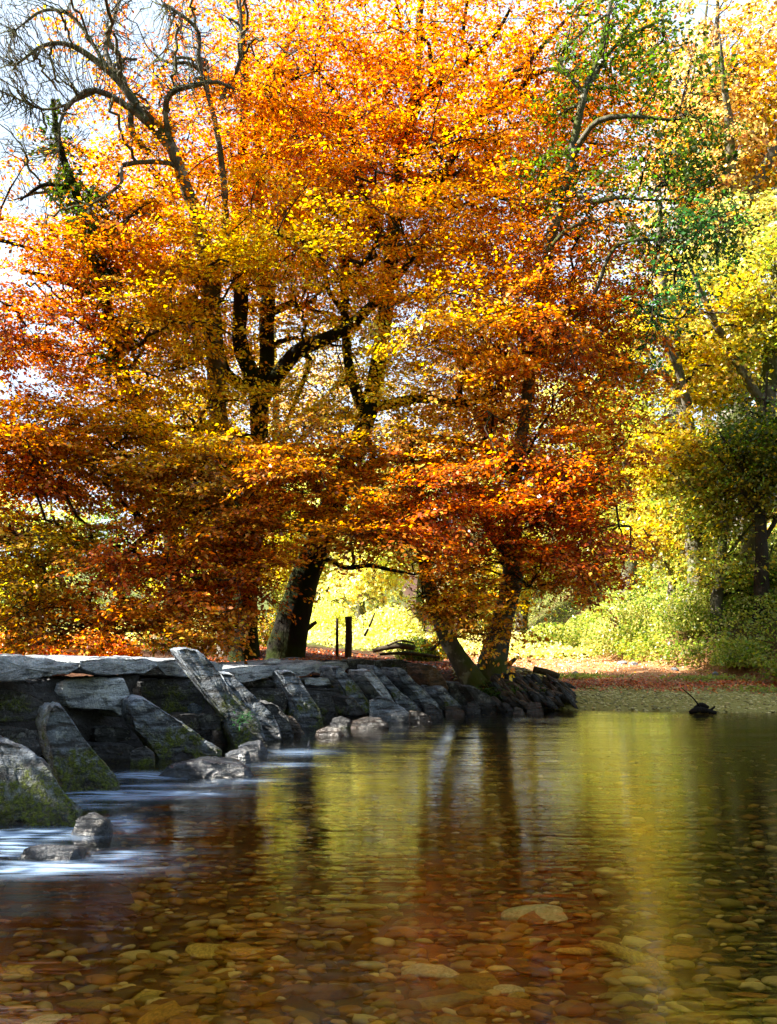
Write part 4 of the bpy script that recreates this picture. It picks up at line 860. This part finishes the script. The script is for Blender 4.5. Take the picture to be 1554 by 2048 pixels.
ground_leaves('forest_floor', xy, .5, .22, colmix(len(xy), [RUST, OLIVE, LIME*.7, GRN, GOLD*.7], 9), seed=10, label='leafy floor of the wooded hillside', cat='leaf litter')
# meadow growth beyond
r = np.random.default_rng(12); k = 36000; xy = np.column_stack([r.uniform(-16, 5.5, k), r.uniform(22.5, 44, k)])
ground_leaves('meadow_growth', xy, .75, .12, colmix(k, [PALE, PALE*.9, LIME, (.8, .66, .3)], 13), seed=14, label='sunlit pale grass and weeds beyond the trees', cat='grass')
def bush(label, px, Y, w_, h_, pal, k=5000, size=.06, seed=1, name='bramble_bush', group=None):
    x = (px-777)/F*Y; r = np.random.default_rng(seed); zb = ground_z(np.array([x]), np.array([Y]))[0]
    root = empty(name, label, 'bush', (x, Y, zb), group)
    u = unit(r.normal(size=(k, 3))); u[:, 2] = abs(u[:, 2]); rad = r.random(k)**.35*(.7+.5*vnoise(u, 1.6, 3, seed))
    C_ = u*rad[:, None]*np.array([w_, w_*.7, h_])
    D = unit(r.normal(size=(k, 3))+u*.5); Nn = unit(r.normal(size=(k, 3))*.8+u)
    L = size*r.uniform(.6, 1.3, k); leaf_mesh('foliage', C_, D, Nn, L, L*.6, colmix(k, pal, seed), M_LEAF, root)
    m = 26; e = unit(r.normal(size=(m, 3))); e[:, 2] = abs(e[:, 2])+.2; E = e*np.array([w_, w_*.7, h_])*.95
    t_ = np.linspace(0, 1, 6)[None, :, None]; P = E[:, None]*t_+np.array([0, 0, 1.])*(t_*(1-t_))*h_*.5; P[:, 1:] += r.normal(0, .03, P[:, 1:].shape)*w_
    V, F_ = tubes(P, .012*(1-.8*t_[..., 0])*np.ones((m, 1)), 4); o = obj_np('stems', V, F_, M_TWIG, root)
    return root
bush('dark green bush beside the log pile, left of the forked trunk', 838, 19.5, .55, .62, [GRN*.7, GRN*.4, OLIVE*.7], 3500, seed=3)
bush('sunlit lime bush where the path meets the bramble bank', 1110, 27, 1.3, 1.3, [PALE*.6, LIME*.65, GRN], 5000, .09, seed=4)
bush('tall pale bush in the middle of the bramble bank', 1260, 23.5, 1.4, 1.5, [PALE*.6, LIME*.6, PALE*.5, GRN], 7000, .085, seed=5)
bush('green bush at the right end of the bramble bank', 1490, 18.4, .8, .6, [LIME*.85, GRN*1.4, LIME*.7, PALE*.6], 6000, .065, seed=6)
bush('yellow-green bush below the hazel on the bramble bank', 1390, 20.5, 1.1, 1.2, [LIME*.6, PALE*.5, GRN], 6000, .075, seed=7)
bush('glowing yellow bush behind the leaning thick trunk', 660, 28, 1.2, 1.4, [PALE, PALE*.95, LIME], 6000, .1, seed=8)
bush('glowing pale bush behind the fence posts', 780, 27, 1.3, 1.5, [PALE, (.85, .75, .35), LIME], 6000, .1, seed=9)
bush('small rusty sapling thicket behind the driftwood', 880, 22, .5, .8, [GOLD*.8, OLIVE, GRN], 2500, .06, seed=10)
bush('low green shrub between the two beech trunks', 535, 22, .7, 1.0, [OLIVE, GRN*.6, GOLD*.7], 3000, .07, seed=11)
bush('rusty low beech sprout at the left edge behind the largest slab', 40, 17.5, 1.3, .8, [RUST*1.3, ORA, OLIVE], 6000, .08, seed=13)
bush('orange beech sprout behind the second deck slab', 190, 17.8, 1.2, .75, [ORA, RUST*1.3, GOLD*.8], 6000, .08, seed=14)
bush('mossy shrub at the left end of the bank behind the deck', 330, 19, .9, .8, [OLIVE*.8, GRN*.6, RUST], 4000, .06, seed=12)

# fallen leaves
r = np.random.default_rng(31)
k = 17000; x = r.uniform(-4, 10, k); t_ = np.where(x > 1.8, np.abs(r.normal(2.7, .55, k)), np.abs(r.normal(2.9, 1.3, k)))+.05; y = bank_y(x)+t_
keep = (r.random(k) < np.where(x < 1.8, 1, sstep(1.4, 2.9, t_)+.03)*sstep(8, 5, t_)*sstep(1, .0, x-hill_x(y)-.5)); xy = np.column_stack([x, y])[keep]; xy = xy[:9500]
ground_leaves('fallen_leaves', xy, .0, .062, colmix(len(xy), [RED, RUST, RUST*.8, RED*1.3, (.30, .12, .05), ORA*.7], 32, .35), lift=.015, up=2.2, seed=33, label='red and brown fallen leaves strewn over the bank and beach edge', cat='fallen leaves', mat=M_LITTER)
k = 9000; x = r.uniform(1.5, 7.5, k); y = r.uniform(17.5, 30, k); xy = np.column_stack([x, y])
ground_leaves('fallen_leaves', xy, .0, .05, colmix(k, [(.6, .33, .17), RUST, (.75, .55, .35), ORA*.7], 35, .3), lift=.012, up=2.2, seed=36, label='pale dry leaves scattered along the sunny dirt path', cat='fallen leaves', mat=M_LITTER)
# leaves on the bridge deck (far slabs)
k = 420; a = r.random(k); px = 620+a*210; Yv = 14.2+a*1.6+r.random(k)*.5
C_ = np.column_stack([(px-777)/F*Yv-r.random(k)*.6, Yv, .86-.05*a+r.random(k)*.02])
leaf_mesh('fallen_leaves', C_, r.normal(size=(k, 3))*np.array([1, 1, .2]), np.array([0, 0, 1.])+r.normal(0, .4, (k, 3)), np.full(k, .06), np.full(k, .04), colmix(k, [RED, RUST, ORA*.8], 40), M_LITTER)
bpy.data.objects['fallen_leaves.002']['label'] = 'rust-red leaves lying on the far deck slabs'; bpy.data.objects['fallen_leaves.002']['category'] = 'fallen leaves'
# grass tuft under the forked tree and fern on the tallest slate
def blades(name, c, rad, n_, L, colr, label, cat, seed, spread=.8, wid=.012):
    r = np.random.default_rng(seed); P0 = np.column_stack([r.normal(0, rad[0], n_), r.normal(0, rad[1], n_), r.normal(0, rad[2], n_)])
    d = unit(np.column_stack([r.normal(0, spread, n_), r.normal(-.3, spread, n_), np.ones(n_)])); l = L*r.uniform(.5, 1.2, n_)[:, None]
    side = unit(np.cross(d, r.normal(size=(n_, 3)))); 
    Ps = [P0+d*l*u+np.array([0, -.25, -.75])*l*u*u*.9 for u in (0, .35, .7, 1)]; ws = (1, .9, .6, .05)
    V = np.stack([q for p, w in zip(Ps, ws) for q in (p-side*wid*w, p+side*wid*w)], 1).reshape(-1, 3)
    b = np.arange(n_)[:, None]*8; F_ = np.concatenate([b+np.array([[2*i, 2*i+1, 2*i+3, 2*i+2]]) for i in range(3)])
    o = obj_np(name, V, F_, M_LEAF); o.location = c
    a = o.data.attributes.new('col', 'FLOAT_COLOR', 'FACE'); cc = np.clip(np.array(colr)*r.uniform(.5, 1.5, (len(F_), 1)), 0, 1)
    a.data.foreach_set('color', np.concatenate([cc, np.ones((len(F_), 1))], 1).astype(np.float32).ravel()); return tag(o, label, cat, kind='stuff' if n_ > 100 else None)
blades('grass', W(985, 1398, 15.0), (.50, .15, .09), 1100, .30, (.05, .10, .015), 'dark green woodrush hanging over the bank below the forked trunk', 'grass', 3)
blades('fern', W(485, 1442, 9.75), (.05, .03, .04), 46, .16, (.03, .09, .03), 'small spiky green fern rooted in the moss of the tallest slate', 'fern', 4, .9, .007)

for i, (px, py, Yv) in enumerate([(1150, 1345, 18.3), (1420, 1350, 17.6), (1535, 1372, 16.4)]):
    blades('grass', W(px, py+8, Yv), (.5, .2, .03), 420, .22, (.22, .26, .05), ['pale grass tuft where the slate bank meets the dirt path', 'pale grass tuft at the foot of the bramble bank', 'green grass tuft at the right edge of the bank'][i], 'grass', 20+i)
# ---------------------------------------------------------------- posts, logs, driftwood
def pole(name, label, cat, pts, sides=10, mat=M_WOOD, knots=.12, parent=None):
    w = Wood(); st_ = [(*W(a, b, c), r_) for a, b, c, r_ in pts]; P, R = stem(w, st_, sides, 0., knots, .08)
    # close both ends
    V = np.concatenate(w.V); F_ = w.F[0]; n_ = len(V); V = np.concatenate([V, P[:1], P[-1:]]); i = np.arange(sides); j = (i+1) % sides
    f3 = np.concatenate([np.stack([j, i, np.full(sides, n_)], -1), np.stack([n_-sides+i, n_-sides+j, np.full(sides, n_+1)], -1)])
    loc = P[0]; o = obj_np(name, V-loc, [F_, f3], mat, parent); o.location = loc
    return tag(o, label, cat)
pole('fence_post', 'thin dark post beside the thicker one on the bank', 'post', [(674, 1318, 18.4, .035), (674, 1280, 18.4, .034), (675, 1236, 18.4, .032)])
pole('fence_post', 'thick weathered post with a pale-banded face on the bank', 'post', [(694, 1322, 18.2, .085), (696, 1280, 18.2, .08), (698, 1233, 18.2, .078)])
pole('leaning_stake', 'thin dark stake leaning right behind the posts', 'stake', [(728, 1272, 20, .03), (740, 1248, 20, .028), (750, 1225, 20, .022)])
pole('sapling_stem', 'short upright stem standing in the bright gap', 'stem', [(726, 1270, 21, .014), (726, 1245, 21, .012), (724, 1228, 21, .008)], 6)
pole('fallen_branch', 'broken branch stub slanting up beside the thick trunk', 'branch', [(602, 1268, 18.6, .07), (620, 1254, 18.5, .06), (633, 1244, 18.4, .04)])
pole('driftwood_log', 'thick dark log lying in the pile behind the bush', 'log', [(745, 1303, 18.8, .05), (790, 1294, 18.7, .07), (830, 1298, 18.6, .06)], 12)
pole('driftwood_log', 'lower grey log under the pile, pointing to the water', 'log', [(760, 1310, 17.8, .03), (820, 1307, 17.6, .04), (880, 1316, 17.4, .03)])
pole('driftwood_log', 'small curved pale branch on top of the log pile', 'log', [(775, 1292, 18.3, .025), (800, 1282, 18.2, .03), (828, 1286, 18.1, .02)], 6)
pole('driftwood_log', 'forked brown root lying nearest the forked trunk', 'log', [(862, 1300, 17.8, .04), (880, 1285, 17.7, .035), (893, 1292, 17.6, .02)], 6)
pole('fallen_log', 'short dark log lying across the top of the slate bank', 'log', [(1070, 1336, 15.7, .06), (1096, 1343, 15.6, .065), (1120, 1352, 15.5, .05)], 12)
pole('fallen_log', 'pale stick slanting beside the forked trunk base', 'log', [(1010, 1340, 15.7, .04), (1022, 1325, 15.7, .045), (1034, 1315, 15.7, .03)])
snag = empty('stranded_snag', 'black waterlogged stump with an upright stick stranded at the beach edge', 'driftwood', W(1405, 1420, 14.1))
def snagpart(name, pts, sides, r=.12):
    pts = [(a, b+5, c, q*.8) for a, b, c, q in pts]
    o = pole(name, None, None, pts, sides, M_DARKWOOD, r); o.parent = snag; o.location = o.location-snag.location; return o
snagpart('stump', [(1378, 1421, 14.0, .03), (1394, 1416, 14, .07), (1412, 1417, 14, .06), (1432, 1421, 14, .035)], 10, .35)
snagpart('root', [(1388, 1412, 14.05, .03), (1402, 1405, 14.05, .05), (1417, 1410, 14.05, .03)], 8, .4)
snagpart('stub', [(1420, 1416, 14, .03), (1430, 1408, 14, .02)], 8, .3)
snagpart('stick', [(1402, 1412, 14, .02), (1385, 1390, 14, .014), (1362, 1370, 14, .009)], 6)
for i, (px, py, Yv, s) in enumerate([(700, 1316, 17, .16), (850, 1306, 17, .12), (868, 1310, 16.8, .10), (820, 1312, 16.8, .1), (790, 1316, 16.6, .12), (1150, 1322, 19, .12), (1245, 1318, 21, .13), (1270, 1322, 20.6, .15), (1100, 1316, 18, .12), (1350, 1330, 19.4, .12), (1430, 1336, 18.2, .12)]):
    lb = ['grey stone behind the posts', 'pale stone at the tip of the log pile', 'brown stone lying right of the log pile', 'flat stone in front of the log pile', 'mossy stone in front of the log pile, left of the flat one', 'pale stone on the near edge of the dirt path', 'white stone at the foot of the bramble bank, left of the larger one', 'larger white stone at the foot of the bramble bank', 'tan stone behind the short dark log', 'pale stone where the bank and path meet, in the dappled shade', 'grey stone at the right foot of the bramble bank'][i]
    p = W(px, py, Yv); p[2] = ground_z(p[:1], p[1:2])[0]+s*.15
    o = obj_np('bank_stone', pebble_shape(70+i)*np.array([1, 1, 1.7]), IF2, M_SLAB); setf(o.data, 'moss', np.full(len(IV2), -.1)); o.location = p; o.scale = (s, s, s); o.rotation_euler = (0, 0, i)
    tag(o, lb, 'stone')
